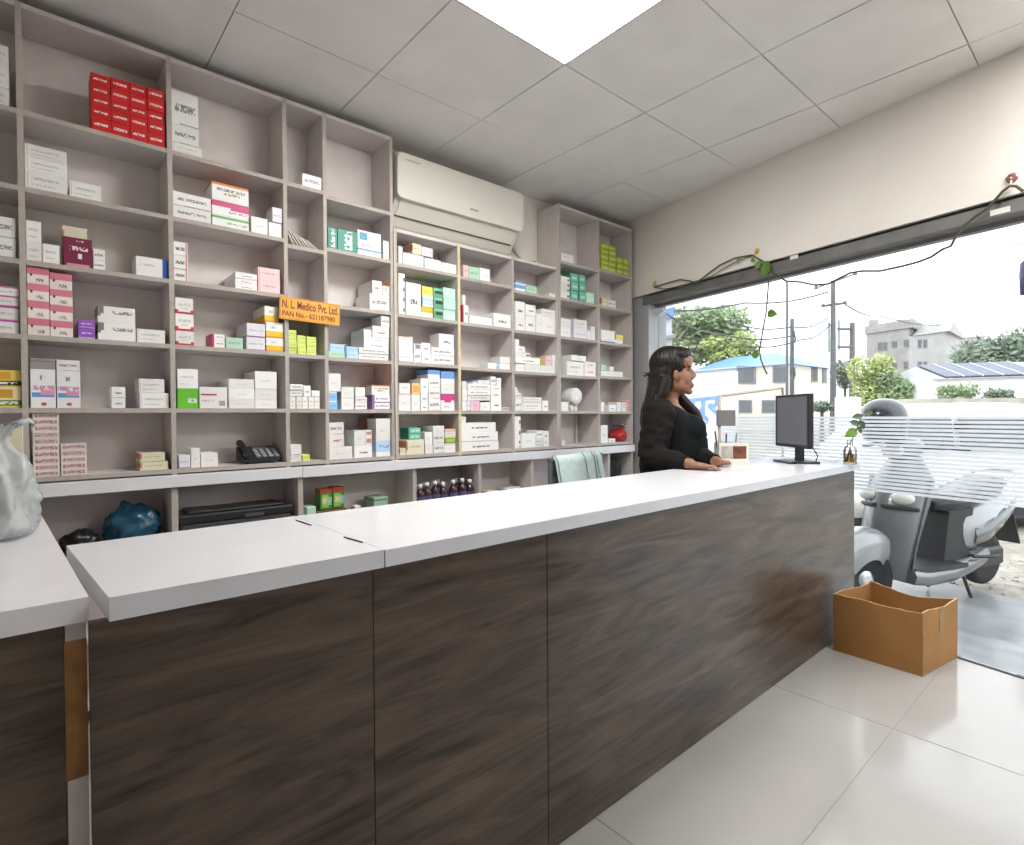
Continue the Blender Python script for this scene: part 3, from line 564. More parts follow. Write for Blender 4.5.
yzprism(MB(), [(2.700, 2.388), (2.757, 2.324), (2.762, 2.330), (2.705, 2.394)], AX0+.035, AX1-.035).build('louver', pm('ac_louver', (.74, .72, .64), .4, .02, 3), ac)
yzprism(MB(), [(2.7585, 2.323), (2.7635, 2.317), (2.768, 2.322), (2.763, 2.328)], AX0+.03, AX1-.03).build('gap', M_ACD, ac)
MB().box((AX0+.05, 2.6635, 2.60), (AX0+.14, 2.669, 2.606)).build('logo', pm('logo_grey', (.35, .35, .33), .4, .05, 9), ac)
MB().box((2.0, 2.666, 2.435), (2.06, 2.6745, 2.445)).build('logo', MATS['logo_grey'], ac)
pc = thing('pipe_bundle', 'tangle of pale pipes and cables behind the air conditioner end', 'pipes', (2.55, 2.86, 2.217))
MB().tube([(2.435, 2.86, 2.40), (2.50, 2.86, 2.36), (2.60, 2.865, 2.28), (2.70, 2.87, 2.235)], .012, 8).build('cable', M_ACW, pc)
MB().tube([(2.424, 2.85, 2.30), (2.46, 2.85, 2.25), (2.56, 2.84, 2.236), (2.70, 2.85, 2.232)], .013, 8).build('pipe', M_ACW, pc)
MB().tube([(2.45, 2.80, 2.232), (2.52, 2.78, 2.25), (2.58, 2.80, 2.232), (2.64, 2.79, 2.262), (2.69, 2.81, 2.230)], .007, 6).build('cable', M_DGREY, pc)
MB().box((2.43, 2.835, 2.40), (2.47, 2.88, 2.58)).build('duct_cover', M_ACW, pc)
# ------------------------------------------------------------------ name board
def textmesh(body, size, bold=0.0, font_w=1.0):
    cu = bpy.data.curves.new('t', 'FONT'); cu.body = body; cu.size = size; cu.extrude = .0004; cu.offset = bold; cu.align_x = 'LEFT'
    ob = bpy.data.objects.new('t', cu); COL.objects.link(ob); dg = bpy.context.evaluated_depsgraph_get(); me = ob.evaluated_get(dg).to_mesh()
    vs = [v.co.copy() for v in me.vertices]; fs = [list(p.vertices) for p in me.polygons]
    ob.evaluated_get(dg).to_mesh_clear(); bpy.data.objects.remove(ob); return vs, fs
def fit_text(body, P0, ux, uz, w, h, un, bold=0):
    vs, fs = textmesh(body, 1, bold); x0 = min(v.x for v in vs); x1 = max(v.x for v in vs); y0 = min(v.y for v in vs); y1 = max(v.y for v in vs)
    return MB().add([P0+ux*((v.x-x0)/(x1-x0)*w)+uz*((v.y-y0)/(y1-y0)*h)+un*v.z for v in vs], fs)
YB = 2.655
A, B, Cc = onY(279.5, 295.6, YB), onY(339.6, 305.2, YB), onY(279.2, 318.2, YB)
ux = (B-A); sw = ux.length; ux.normalize(); uz = Vector((0, 0, 1)); uz = (uz-ux*uz.dot(ux)).normalized(); un = Vector((0, -1, 0)); shh = (A-Cc).length
sg = thing('name_board', 'orange name board with red lettering fixed on the shelf front', 'sign', (A+B)/2-uz*shh)
MB().obox(A+ux*sw/2-uz*shh/2, ux*sw/2, Vector((0, .003, 0)), uz*shh/2).build('board', pm('sign_orange', (.76, .36, .03), .4, .04, 12), sg)
M_SRED = pm('sign_red', (.20, .02, .01), .5, .1, 20)
fit_text('N. L. Medico Pvt. Ltd.', A-uz*shh*.50+ux*sw*.04-Vector((0, .0035, 0)), ux, uz, sw*.93, shh*.37, un, .02).build('lettering', M_SRED, sg)
fit_text('PAN No.- 621187980', A-uz*shh*.86+ux*sw*.04-Vector((0, .0035, 0)), ux, uz, sw*.88, shh*.24, un, .016).build('lettering', M_SRED, sg)
bd = MB(); t_ = shh*.025
for a, b in (((.01, .03), (.99, .05)), ((.01, .95), (.99, .97)), ((.01, .05), (.016, .95)), ((.984, .05), (.99, .95))):
    c = A+ux*sw*(a[0]+b[0])/2-uz*shh*(a[1]+b[1])/2-Vector((0, .0032, 0)); bd.obox(c, ux*sw*(b[0]-a[0])/2, Vector((0, .0004, 0)), uz*shh*(b[1]-a[1])/2)
bd.build('border_line', pm('sign_line', (.45, .16, .01), .5, .1, 20), sg)
# ------------------------------------------------------------------ telephone
zt = SHELFTOP[(2, 5)]; p0, p1 = onY(241, 460, 2.70).x, min(.885, onY(283, 460, 2.70).x-.02)
ph = thing('telephone', 'black desk telephone on the bottom shelf above the white ledge', 'telephone', ((p0+p1)/2, 2.75, zt))
yzprism(MB(), [(2.684, zt+.012), (2.684, zt+.02), (2.82, zt+.075), (2.82, zt+.012)], p0+.01, p1).build('body', M_BLACK, ph)
MB().box((p0+.03, 2.69, zt), (p1-.02, 2.81, zt+.013)).build('foot', M_BLACK, ph)
sl = Vector((0, .136, .055)).normalized(); nn = Vector((0, -.055, .136)).normalized()
b0 = Vector((p0+.035, 2.684, zt+.02))
hs = MB(); hs.tube([b0+sl*.005+nn*.022+Vector((-.012, 0, 0)), b0+sl*.03+nn*.032+Vector((-.012, 0, 0)), b0+sl*.11+nn*.032+Vector((-.012, 0, 0)), b0+sl*.14+nn*.022+Vector((-.012, 0, 0))], [.017, .013, .013, .017], 10)
hs.build('handset', M_BLACK, ph)
M_KEY = pm('phone_key', (.35, .35, .36), .5, .05, 20)
for i in range(4):
    for j in range(4): MB().obox(b0+Vector((.045+i*.028, 0, 0))+sl*(.03+j*.022)+nn*.003, Vector((.009, 0, 0)), sl*.007, nn*.003).build('key', M_KEY, ph)
MB().obox(b0+Vector((.085, 0, 0))+sl*.122+nn*.002, Vector((.045, 0, 0)), sl*.010, nn*.002).build('display', pm('phone_lcd', (.12, .14, .12), .3, .05, 20), ph)
# ------------------------------------------------------------------ base cabinet contents
zt = onY(232, 508, 2.70).z
pr = thing('printer', 'black and grey printer in the base cabinet below the telephone', 'printer', (.70, 2.77, BSH))
MB().box((.468, 2.69, BSH+.001), (.93, 2.87, zt-.05), .006).build('body', M_DGREY, pr)
MB().box((.462, 2.684, zt-.05), (.936, 2.872, zt-.012), .006).build('lid', M_BLACK, pr)
MB().box((.50, 2.70, zt-.012), (.90, 2.86, zt), .004).build('scanner_cover', M_BLACK, pr)
MB().box((.52, 2.687, BSH+.03), (.88, 2.6905, zt-.075)).build('paper_slot', M_BLACK, pr)
MB().box((.72, 2.6815, zt-.045), (.80, 2.6845, zt-.03)).build('badge', M_STEEL, pr)
MB().box((.83, 2.6815, zt-.065), (.90, 2.6895, zt-.052)).build('control_panel', M_STEEL, pr)
def crumple(c, rx, ry, rz, amp, seed, n=40, m=26, flat=True, freq=6):
    mb = MB().ell((0, 0, 0), 1, 1, 1, n=n, m=m); c = Vector(c)
    for i, v in enumerate(mb.v):
        q = v*freq*.35+Vector((seed, seed*2, 0)); d = noise.noise(q)*amp+abs(noise.noise(q*2.3))*amp*.8+noise.noise(q*5)*amp*.3
        w = v*(1+d); z = w.z*rz
        if flat: z = max(z, -rz*.8)
        mb.v[i] = c+Vector((w.x*rx, w.y*ry, z))
    return mb
M_BBAG = pm('blue_bag_film', (.012, .07, .13), .3, .4, 22, .6)
def base_on(mb, z):
    dz = z-min(v.z for v in mb.v); mb.v = [v+Vector((0, 0, dz)) for v in mb.v]; return mb
T(base_on(crumple((.305, 2.775, .75), .092, .075, .095, .26, 3), BSH+.001), 'plastic_bag', M_BBAG, 'crumpled dark blue plastic bag inside the base cabinet', 'bag')
T(base_on(crumple((.13, 2.765, .70), .058, .06, .05, .35, 9), BSH+.001), 'plastic_bag', pm('black_bag_film', (.012, .012, .013), .35, .2, 14, .2), 'crumpled black bag beside the dark blue plastic bag', 'bag')
T(base_on(crumple((.03, 2.765, .70), .028, .05, .04, .2, 5), BSH+.001), 'plastic_bag', pm('grey_green_film', (.30, .36, .30), .3, .2, 14, .2), 'small pale green plastic bag left of the black bag', 'bag')
M_GRN = carton_mat('tin_green', (.05, .22, .03), [(0, 1, .80, 1, (.40, .05, .02)), (.15, .7, .1, .72, (.30, .45, .10)), (.7, .95, .2, .6, (.25, .45, .5))], [(.2, .7, .3, .6, (.6, .6, .3), 9)])
def pbox(px0, px1, py, y, d, z0, mat, name, label, cat, group=None, bev=.002):
    X0, X1 = onY(px0, py, y).x, onY(px1, py, y).x; z1 = onY((px0+px1)/2, py, y).z
    return T(MB().box((X0, y, z0+.0005), (X1, y+d, z1), bev), name, mat, label, cat, group)
zr = onY(326, 510, 2.70).z
pbox(317, 347, 510, 2.70, .12, BSH, pm('tray_brown', (.20, .08, .03), .7, .2, 20), 'carton', 'low brown tray carton under the two green tins', 'box')
pbox(320, 332, 489, 2.71, .07, zr, M_GRN, 'medicine_carton', 'left green carton with red top on the brown tray', 'box', 'green cartons in the base cabinet')
pbox(332.5, 344, 487, 2.71, .07, zr, M_GRN, 'medicine_carton', 'right green carton with red top on the brown tray', 'box', 'green cartons in the base cabinet')
pbox(307, 316, 507, 2.70, .08, BSH, STY['mint'][0], 'medicine_carton', 'small pale green carton left of the brown tray', 'box')
pbox(374, 388, 497, 2.71, .12, BSH, carton_mat('mint_open', (.33, .50, .36), [(0, 1, .8, .9, (.12, .22, .14))]), 'medicine_carton', 'pale green carton alone in the base cabinet compartment', 'box')
pbox(355, 361, 506, 2.70, .05, BSH, STY['wp'][0], 'medicine_carton', 'tiny white carton before the pale green carton in the base cabinet', 'box')
pbox(506, 521, 487.5, 2.74, .1, BSH, STY['wp'][0], 'medicine_carton', 'pale flat carton in the base cabinet right of the bottles', 'box')
pbox(489, 499, 491, 2.72, .1, BSH, STY['cream'][0], 'medicine_carton', 'cream flat carton in the base cabinet beside the bottles', 'box')
M_BOT = pm('brown_bottle', (.035, .015, .02), .12, .2, 10); M_CAP = pm('white_cap', (.75, .74, .72), .4, .04, 20)
M_BLAB = pm('bottle_label', (.10, .09, .20), .5, .3, 12)
xs = [(420, 494), (427, 492), (435, 496), (443, 495), (453, 491), (462, 489), (470, 488)]
for k, (bx, by) in enumerate(xs):
    for row in (0, 1):
        y = 2.715+row*.075; c = onY(bx+(0 if row == 0 else 3), by, y); X = min(max(c.x, 1.645), 2.012); h = .145+(k % 3)*.006-(row*.004)
        if row and k % 2: continue
        t = thing('syrup_bottle', f'dark syrup bottle with white cap, {ORD[k]} from left in {"front" if row == 0 else "back"} row', 'bottle', (X, y, BSH+.001), 'syrup bottles in the base cabinet')
        b = MB().lathe([(.005, 0), (.026, .001), (.028, .006), (.028, h*.62), (.022, h*.72), (.011, h*.80), (.011, h*.84)], (X, y, BSH+.001), 14).build('bottle_body', M_BOT, t)
        MB().lathe([(.0284, h*.15), (.0284, h*.52)], (X, y, BSH+.001), 14).build('paper_label', M_BLAB, b)
        MB().lathe([(.005, h*.835), (.0135, h*.84), (.0135, h*.99), (.010, h), (.002, h)], (X, y, BSH+.001), 12).build('cap', M_CAP, t)
T(base_on(crumple((3.44, 2.775, .8), .10, .075, .11, .12, 12), BSH+.001), 'shade_filler', pm('filler_black', (.006, .006, .007), .8, .3, 20), 'added black filler standing in for shade in the rightmost base compartment', 'bag')  # added black lump, stands in for the shade inside the open compartment
# ------------------------------------------------------------------ small shelf extras
zt = SHELFTOP[(3, 1)]; bx0 = onY(290, 244, 2.70).x
M_FOIL = pm('blister_foil', (.62, .55, .50), .35, .15, 40, .2)
for k in range(7):
    c = Vector((bx0+.018+k*.019, 2.735, zt+.004)); a = math.radians(62-k*4.5)
    u = Vector((-math.cos(a), 0, math.sin(a))); w = Vector((0, 1, 0)); n = u.cross(w)
    L = .085-.003*k
    o = MB().obox(c+u*L/2, u*L/2, w*.045, n*.002)
    for i in range(3):
        for j in range(3): o.ell(c+u*(L*(.2+.3*i))+w*(-.026+.026*j)-n*.003, .007, .007, .007, n=6, m=4)
    T(o, 'blister_strip', M_FOIL, f'foil tablet strip leaning in the fan below the small white carton, {ORD[k]} from left', 'tablets', 'fanned tablet strips')
zt = SHELFTOP[(9, 5)]
T(base_on(crumple((onY(621, 440, 2.745).x-.012, 2.765, 1.02), .072, .06, .055, .2, 21), zt+.001), 'pouch', pm('red_film', (.42, .015, .02), .3, .25, 25, .2), 'crumpled shiny red pouch on the shelf behind the woman', 'bag')
c = onY(624, 428, 2.76)
zs = zt+.115
for k, (nm, m, lab) in enumerate((('folded_paper', pm('paper_fold', (.70, .70, .70), .6, .05, 12), 'white folded paper lying on top of the red pouch'), ('black_case', M_BLACK, 'flat black case on the paper above the red pouch'))):
    T(MB().obox((c.x-.012-.02*k, 2.765, zs+.008+.012*k), Vector((.065-.02*k, 0, -.012+.018*k)), Vector((0, .05, 0)), Vector((0, 0, .004))), nm, m, lab, 'paper' if k == 0 else 'case')
zt = SHELFTOP[(8, 4)]; c0 = onY(575, 400, 2.70).x
for k in (0, 1): T(MB().lathe([(.004, 0), (.016, .001), (.016, .03), (.009, .036), (.009, .045), (.002, .046)], (c0-.02+k*.034, 2.72, zt+.001), 12), 'ointment_jar', M_CAP, ('left' if k == 0 else 'right')+' small white jar under the white roll', 'jar', 'small jars under the roll')
cr = onY(576, 394, 2.70); zr = zt+.048
ro = thing('paper_roll', 'white paper roll lying on two small jars beside the window column', 'roll', (c0, 2.75, zr))
MB().lathe([(.022, 0), (.058, 0), (.060, .004), (.060, .12), (.058, .124), (.022, .124)], (c0, 2.685, zr+.060), 24, Vector((0, 1, 0))).build('roll', pm('roll_white', (.76, .75, .74), .6, .06, 30), ro)
MB().lathe([(.018, .001), (.022, .001), (.022, .123), (.018, .123)], (c0, 2.685, zr+.060), 16, Vector((0, 1, 0))).build('core', M_CARD, ro)
pq = onY(580, 440, 2.87)
T(MB().box((3.135, 2.855, SHELFTOP[(8, 5)]+.001), (3.150, 2.876, 1.20)), 'cable_channel', pm('pale_channel', (.66, .63, .66), .5, .03, 10), 'slim vertical cable channel at the back of the corner shelf', 'channel')
# hanging string between the two units
T(MB().tube([(1.481, 2.664, 2.21), (1.481, 2.662, 1.8), (1.4805, 2.664, 1.49), (1.481, 2.661, 1.2), (1.482, 2.664, .985)], .004, 6), 'cable', pm('cable_cream', (.62, .58, .50), .5, .05, 20), 'cream cable running down the joint between two shelving units', 'cable')
# ------------------------------------------------------------------ monitor
P = onZ(796, 462.5, ZT); P.y = min(P.y, 1.45)
mo = thing('monitor', 'black flat monitor on the counter seen from the side', 'monitor', (P.x, P.y, ZT))
dv = Vector((-.656, -.755, 0)).normalized(); nv = Vector((-.755, .656, 0)).normalized(); up = Vector((0, 0, 1))
sc_ = onVP(796, 421, P, P+dv); hw, hh = .180, .148
MB().obox(P+up*.006, dv*.10, nv*.085, up*.006, .004).build('base', M_BLACK, mo)
MB().obox(P+up*.09-nv*.02, dv*.03, nv*.012, up*.082).build('neck', M_BLACK, mo)
C0 = Vector((P.x, P.y, sc_.z))+nv*.012
fr = MB().obox(C0, dv*hw, nv*.014, up*hh, .003).build('housing', M_BLACK, mo)
MB().obox(C0-nv*.024, dv*(hw*.6), nv*.014, up*(hh*.6), .006).build('rear_cover', M_DGREY, mo)
for a, b in (((-1, .92), (1, 1)), ((-1, -1), (1, -.88)), ((-1, -.88), (-.93, .92)), ((.93, -.88), (1, .92))):
    c = C0+dv*hw*(a[0]+b[0])/2+up*hh*(a[1]+b[1])/2+nv*.0155
    MB().obox(c, dv*hw*(b[0]-a[0])/2, nv*.0016, up*hh*(b[1]-a[1])/2).build('bezel', M_BLACK, fr)
MB().obox(C0+up*hh*.02+nv*.0146, dv*hw*.93, nv*.0005, up*hh*.90).build('screen', pm('screen_grey', (.16, .16, .19), .35, .04, 3), fr)
MB().tube([P+up*.15-nv*.03, P+up*.10-nv*.07+dv*.03, P+up*.04-nv*.09+dv*.06, P+up*.006-nv*.06+dv*.09], .0035, 6).build('cable', M_BLACK, mo)
# beige pipe stand with a dark plate
pa, pb_ = onY(783, 459, 1.52), onY(719.5, 458, 1.535); pa.z = pb_.z = ZT
dpa = (pa-CAM).dot(_f); dpb = (pb_-CAM).dot(_f)
ta, tb = atd(784, 387.5, dpa), atd(720, 396, dpb)
M_BEI = pm('beige_pipe', (.50, .42, .33), .45, .06, 20)
st = thing('pipe_stand', 'beige bent pipe stand on the counter between woman and monitor', 'stand', (pa.x, pa.y, ZT))
MB().tube([pa, Vector((pa.x, pa.y, ta.z-.03)), Vector((pa.x, pa.y, ta.z))+(tb-ta).normalized()*.012, ta+(tb-ta)*.1, tb+(ta-tb)*.08, Vector((pb_.x, pb_.y, tb.z))+(ta-tb).normalized()*.01, Vector((pb_.x, pb_.y, tb.z-.03)), pb_], .0085, 10).build('pipe', M_BEI, st)
for q in (pa, pb_): MB().lathe([(.002, 0), (.022, .0005), (.022, .005), (.009, .007)], q, 14).build('foot', M_BEI, st)
cpl = onVP(725, 418, pb_, pb_+_r0); 
MB().obox(cpl-_f*.012, _r0*.052, Vector((_f.x, _f.y, 0))*.004, up*.043, .002).build('plate', pm('grey_plate', (.16, .155, .16), .5, .06, 12), st)
# organiser with pens
rt = _r0.copy(); ff = Vector((_f.x, _f.y, 0)).normalized()
q = onY(731, 462, 1.50); q.z = ZT+.0005
og = thing('desk_organiser', 'white desk organiser with a small picture panel near the woman', 'organiser', q)
W2, D2, H2 = .080, .035, .118
M_ORG = pm('organiser_white', (.74, .72, .66), .45, .04, 10)
for off, hx, hy, hz in ((-ff*D2, W2, .003, H2), (ff*D2, W2, .003, H2)): MB().obox(q+off+up*hz/2, rt*hx, ff*hy, up*hz/2).build('side', M_ORG, og)
for s in (-1, 1): MB().obox(q+rt*s*(W2-.003)+up*H2/2, rt*.003, ff*(D2-.003), up*H2/2).build('end', M_ORG, og)
MB().obox(q+up*.003, rt*(W2-.006), ff*(D2-.003), up*.003).build('bottom', M_ORG, og)
MB().obox(q+rt*.032-ff*(D2+.004)+up*.066, rt*.036, ff*.001, up*.034).build('picture', pm('picture_brown', (.17, .055, .025), .4, .6, 35), og)
MB().obox(q-rt*.038-ff*(D2+.004)+up*.066, rt*.030, ff*.001, up*.034).build('picture', pm('picture_grey', (.42, .40, .37), .4, .25, 35), og)
MB().obox(q-ff*(D2+.014)+up*.012, rt*.078, ff*.010, up*.012).build('tray', M_ORG, og)
for k, (sx, lean, hgt, colr) in enumerate(((-.066, -.022, .172, M_DGREY), (-.052, -.012, .168, M_BLACK), (-.030, .004, .156, M_DGREY), (.012, .02, .158, M_STEEL))):
    b = q+rt*sx+up*.008
    tp = b+up*hgt+rt*lean
    t = thing('pen', f'{["dark pen leaning left", "black pen beside it", "short dark pen upright", "silver pen leaning right"][k]} in the white desk organiser', 'pen', b, 'pens in the organiser')
    MB().tube([b, tp], .0045, 8).build('barrel', colr, t); MB().tube([tp, tp+(tp-b).normalized()*.006], .003, 6).build('button', M_STEEL, t)
# plant cutting in a glass bottle
q = onZ(850, 464.5, ZT+.0005); q.x = min(q.x, endx(q.y)-.04)
vb = thing('plant_bottle', 'small glass bottle with a leafy plant cutting at the counter end', 'plant', q)
MB().lathe([(.004, .001), (.030, .0015), (.033, .008), (.033, .075), (.028, .092), (.014, .105), (.014, .128), (.017, .130), (.015, .131), (.012, .128), (.012, .105), (.026, .090), (.030, .073), (.030, .010)], q, 18).build('bottle', glassy('bottle_glass', (.985, .99, .97), .8), vb)
MB().lathe([(.002, .011), (.0285, .011), (.0285, .055), (.002, .055)], q, 16).build('water', glassy('murky_water', (.80, .62, .28), .4), vb)
M_ROOT = pm('roots', (.10, .06, .03), .8, .3, 30); M_STEM = pm('vine_stem', (.07, .065, .035), .6, .2, 30); M_LEAF = pm('pothos_leaf', (.13, .27, .035), .4, .3, 10); M_LEAFD = pm('dark_leaf', (.045, .085, .03), .45, .25, 10)
rtm = MB()
for k in range(7):
    a = k*.9; rtm.tube([q+up*.09, q+up*.05+rt*.01*math.cos(a)+ff*.01*math.sin(a), q+up*.016+rt*.022*math.cos(a)+ff*.022*math.sin(a)], .003, 5)
rtm.build('roots', M_ROOT, vb)
dq = (q-CAM).dot(_f)
spts = [q+up*.05]+[atd(x, y, dq) for x, y in ((850, 443), (854, 436), (857, 428), (860, 420), (863, 414))]
MB().tube(spts, .003, 6).build('stem', M_STEM, vb)
def leaf(base, tipdir, nrm, L, wd):
    t = tipdir.normalized(); s = t.cross(nrm).normalized(); n = s.cross(t)
    prof = [(0, .0), (.08, .55), (.25, .95), (.45, 1.0), (.7, .72), (.9, .28), (1, 0)]
    mb = MB(); vs = []; fs = []
    for i, (a, w) in enumerate(prof):
        dz = -n*L*.12*a*a
        for k in (-1, 0, 1): vs.append(base+t*L*a+s*k*w*wd/2+dz+n*(abs(k)*wd*.10*w))
    for i in range(len(prof)-1):
        for k in (0, 1): a = i*3+k; fs.append((a, a+1, a+4, a+3))
    nv_ = len(vs); vs2 = [v-n*.0006 for v in vs]
    mb.add(vs+vs2, fs+[[x+nv_ for x in f[::-1]] for f in fs], True); return mb
for x, y, dx, dy, L, m in ((857, 430, -1, .55, .050, M_LEAF), (859, 424, -.9, -.25, .036, M_LEAFD), (860, 421, .55, .9, .036, M_LEAFD), (862, 416, -1, .1, .036, M_LEAFD), (864, 413, 1, -.1, .036, M_LEAFD), (858, 427, .5, .8, .028, M_LEAFD)):
    leaf(atd(x, y, dq), _r*dx-_u*dy, -_f+_u*.3, L*1.45, L*1.0).build('leaf', m, vb)
# ------------------------------------------------------------------ chair with a towel behind the counter
ca, cb_ = onY(553, 457, 2.22), onY(598, 449.5, 2.30)
chd = Vector((cb_.x-ca.x, cb_.y-ca.y, 0)); cw = chd.length; chd.normalize(); chn = Vector((chd.y, -chd.x, 0)); ztop = (ca.z+cb_.z)/2-.012
cm = Vector(((ca.x+cb_.x)/2, (ca.y+cb_.y)/2, 0)); hw = cw/2+.03
M_CH = pm('chair_grey', (.12, .12, .13), .5, .1, 20)
chn = -chn if chn.y < 0 else chn
ch = thing('chair', 'grey chair behind the counter with a pale towel over its back', 'chair', cm)
for s in (-1, 1):
    MB().tube([cm+chd*s*hw, cm+chd*s*hw+up*(ztop-.02)], .013, 8).build('leg', M_CH, ch)
    MB().tube([cm+chd*s*hw+chn*.36, cm+chd*s*hw+chn*.36+up*.44], .013, 8).build('leg', M_CH, ch)
MB().obox(cm+chn*.18+up*.455, chd*(hw+.01), chn*.2, up*.015, .006).build('seat', M_CH, ch)
MB().tube([cm-chd*(hw+.013)+up*(ztop-.014), cm+chd*(hw+.013)+up*(ztop-.014)], .013, 8).build('top_rail', M_CH, ch)
MB().obox(cm+up*(ztop-.2), chd*hw, chn*.006, up*.09).build('backrest', M_CH, ch)
M_TOW = pm('towel_mint', (.55, .66, .64), .9, .08, 40, .3); M_TOWD = pm('towel_stripe', (.20, .27, .28), .9, .1, 40, .2)
def towel(u0, u1, mat, name, parent=None, lift=0):
    n = 22; rows = []
    for k in range(n+1):
        s = k/n; prof = []
        if s < .46: t = (.46-s)/.46; o = -chn*(.020+lift+.055*t); z = ztop-.012-.26*t
        elif s > .54: t = (s-.54)/.46; o = chn*(.020+lift+.03*t); z = ztop-.012-.24*t
        else: a = (s-.46)/.08*math.pi; o = -chn*(.020+lift)*math.cos(a); z = ztop-.012+(.020+lift)*math.sin(a)
        row = []
        for j in range(11):
            u = u0+(u1-u0)*j/10; wob = .004*math.sin(u*40+s*5)*(abs(s-.5)*2)
            row.append(cm+chd*(cw*(u-.5)*1.02)+o+chn*wob+up*z)
        rows.append(row)
    mb = MB(); mb.rings(rows, True, False, closed=False)
    inner = [[v-(chn*(.003 if i < n*.46 else -.003) if not n*.46 <= i <= n*.54 else up*.003)*-1 for v in r] for i, r in enumerate(rows)]
    mb.rings([r[::-1] for r in inner], True, False, closed=False)
    return mb
tw = T(towel(0, 1, M_TOW, 'towel'), 'towel', M_TOW, 'pale mint striped towel draped over the chair back', 'towel')
for u0, u1 in ((.02, .05), (.60, .625), (.80, .83), (.87, .885)): towel(u0, u1, M_TOWD, 's', lift=.0022).build('stripe', M_TOWD, tw)
# ------------------------------------------------------------------ plastic carrier bag on the left worktop
m, nt, b = nmat('carrier_bag_film'); b.inputs['Roughness'].default_value = .16
b.inputs['Alpha'].default_value = .62; b.inputs['Subsurface Weight'].default_value = .0
tc = nt.nodes.new('ShaderNodeTexCoord'); nz = nt.nodes.new('ShaderNodeTexNoise'); nz.inputs['Scale'].default_value = 30; nz.inputs['Detail'].default_value = 3
cr = nt.nodes.new('ShaderNodeValToRGB'); cr.color_ramp.elements[0].position = .46; cr.color_ramp.elements[1].position = .52
cr.color_ramp.elements[0].color = (.10, .14, .45, 1); cr.color_ramp.elements[1].color = (.52, .55, .56, 1)
gp = nt.nodes.new('ShaderNodeSeparateXYZ'); nt.links.new(tc.outputs['Generated'], gp.inputs[0])
def _m(op, s, v):
    n = nt.nodes.new('ShaderNodeMath'); n.operation = op; nt.links.new(s, n.inputs[0])
    if isinstance(v, float): n.inputs[1].default_value = v
    else: nt.links.new(v, n.inputs[1])
    return n.outputs[0]
mask = _m('MULTIPLY', _m('GREATER_THAN', gp.outputs[2], .50), _m('LESS_THAN', gp.outputs[2], .78)); mask = _m('MULTIPLY', mask, _m('LESS_THAN', gp.outputs[1], .5)); mask = _m('MULTIPLY', mask, _m('LESS_THAN', gp.outputs[0], .62))
mx = nt.nodes.new('ShaderNodeMix'); mx.data_type = 'RGBA'; mx.inputs[6].default_value = (.52, .55, .56, 1); nt.links.new(mask, mx.inputs[0]); nt.links.new(cr.outputs[0], mx.inputs[7]); nt.links.new(nz.outputs[0], cr.inputs[0]); nt.links.new(mx.outputs[2], b.inputs['Base Color'])
bgc = Vector((-.088, 1.78, ZT+.001))
bag = thing('carrier_bag', 'crumpled translucent white carrier bag with blue print on the left worktop', 'bag', bgc)
def bag_r(a, z, d):
    """radius of the pleated film at angle a and height z"""
    q = Vector((d.x*1.6, d.y*1.6, z*9)); pl = 0
    for fr, am in ((5, .07), (9, .05), (17, .035)): pl += am*(1-2*abs(math.sin(a*fr*.5+3*noise.noise(Vector((z*7, fr, 0)))+fr)))
    return 1+noise.noise(q)*.18+pl*(.35+2.2*z)+abs(noise.noise(q*3.1))*.16-abs(noise.noise(q*6.3+Vector((4, 2, 1))))*.12
mb = MB(); rings = []
nseg = 110; prof = [(.0, .35), (.004, .88)]+[(.014+.0095*k, [1.0, 1.03, 1.04, 1.02, 1.0, 1.0, .98, .97, .95, .93, .92, .90, .88, .86, .83, .80, .76, .70, .62, .52, .42, .34, .28, .26, .28, .33, .38][k]) for k in range(27)]
for z, rad in prof:
    ring = []
    for k in range(nseg):
        a = 2*math.pi*k/nseg; d = Vector((math.cos(a), math.sin(a), 0)); rr = rad*(bag_r(a, z, d) if z > .006 else 1)
        ring.append(bgc+Vector((d.x*.098*rr+(.02*(z/.25)**2), d.y*.115*rr, z+(noise.noise(Vector((d.x*3, d.y*3, z*11)))*.010 if .02 < z else 0))))
    rings.append(ring)
mb.rings(rings, True, True); mb.build('bag_body', m, bag)
for s, yy in ((-1, -.01), (1, .02)):
    hb = MB(); hr = []
    for k in range(11):
        t = k/10; c = bgc+Vector((.02+s*(.012+.055*math.sin(t*1.9)), yy, .238+.045*math.sin(t*2.6)-.035*t*t)); w_ = .030*(1-.55*t)
        hr.append([c+Vector((.006*math.sin(k*2.1), w_*math.cos(a), .004*math.sin(a)+.010*math.cos(2*a+k*.6)*(1-t))) for a in [i*math.pi/5 for i in range(10)]])
    hb.rings(hr, True); hb.build('handle', m, bag)
T(MB().box((-.075, 1.945, ZT+.001), (-.022, 1.985, ZT+.262), .001), 'catalogue', pm('cream_page', (.68, .64, .44), .6, .05, 20), 'cream upright booklet standing behind the carrier bag', 'book')
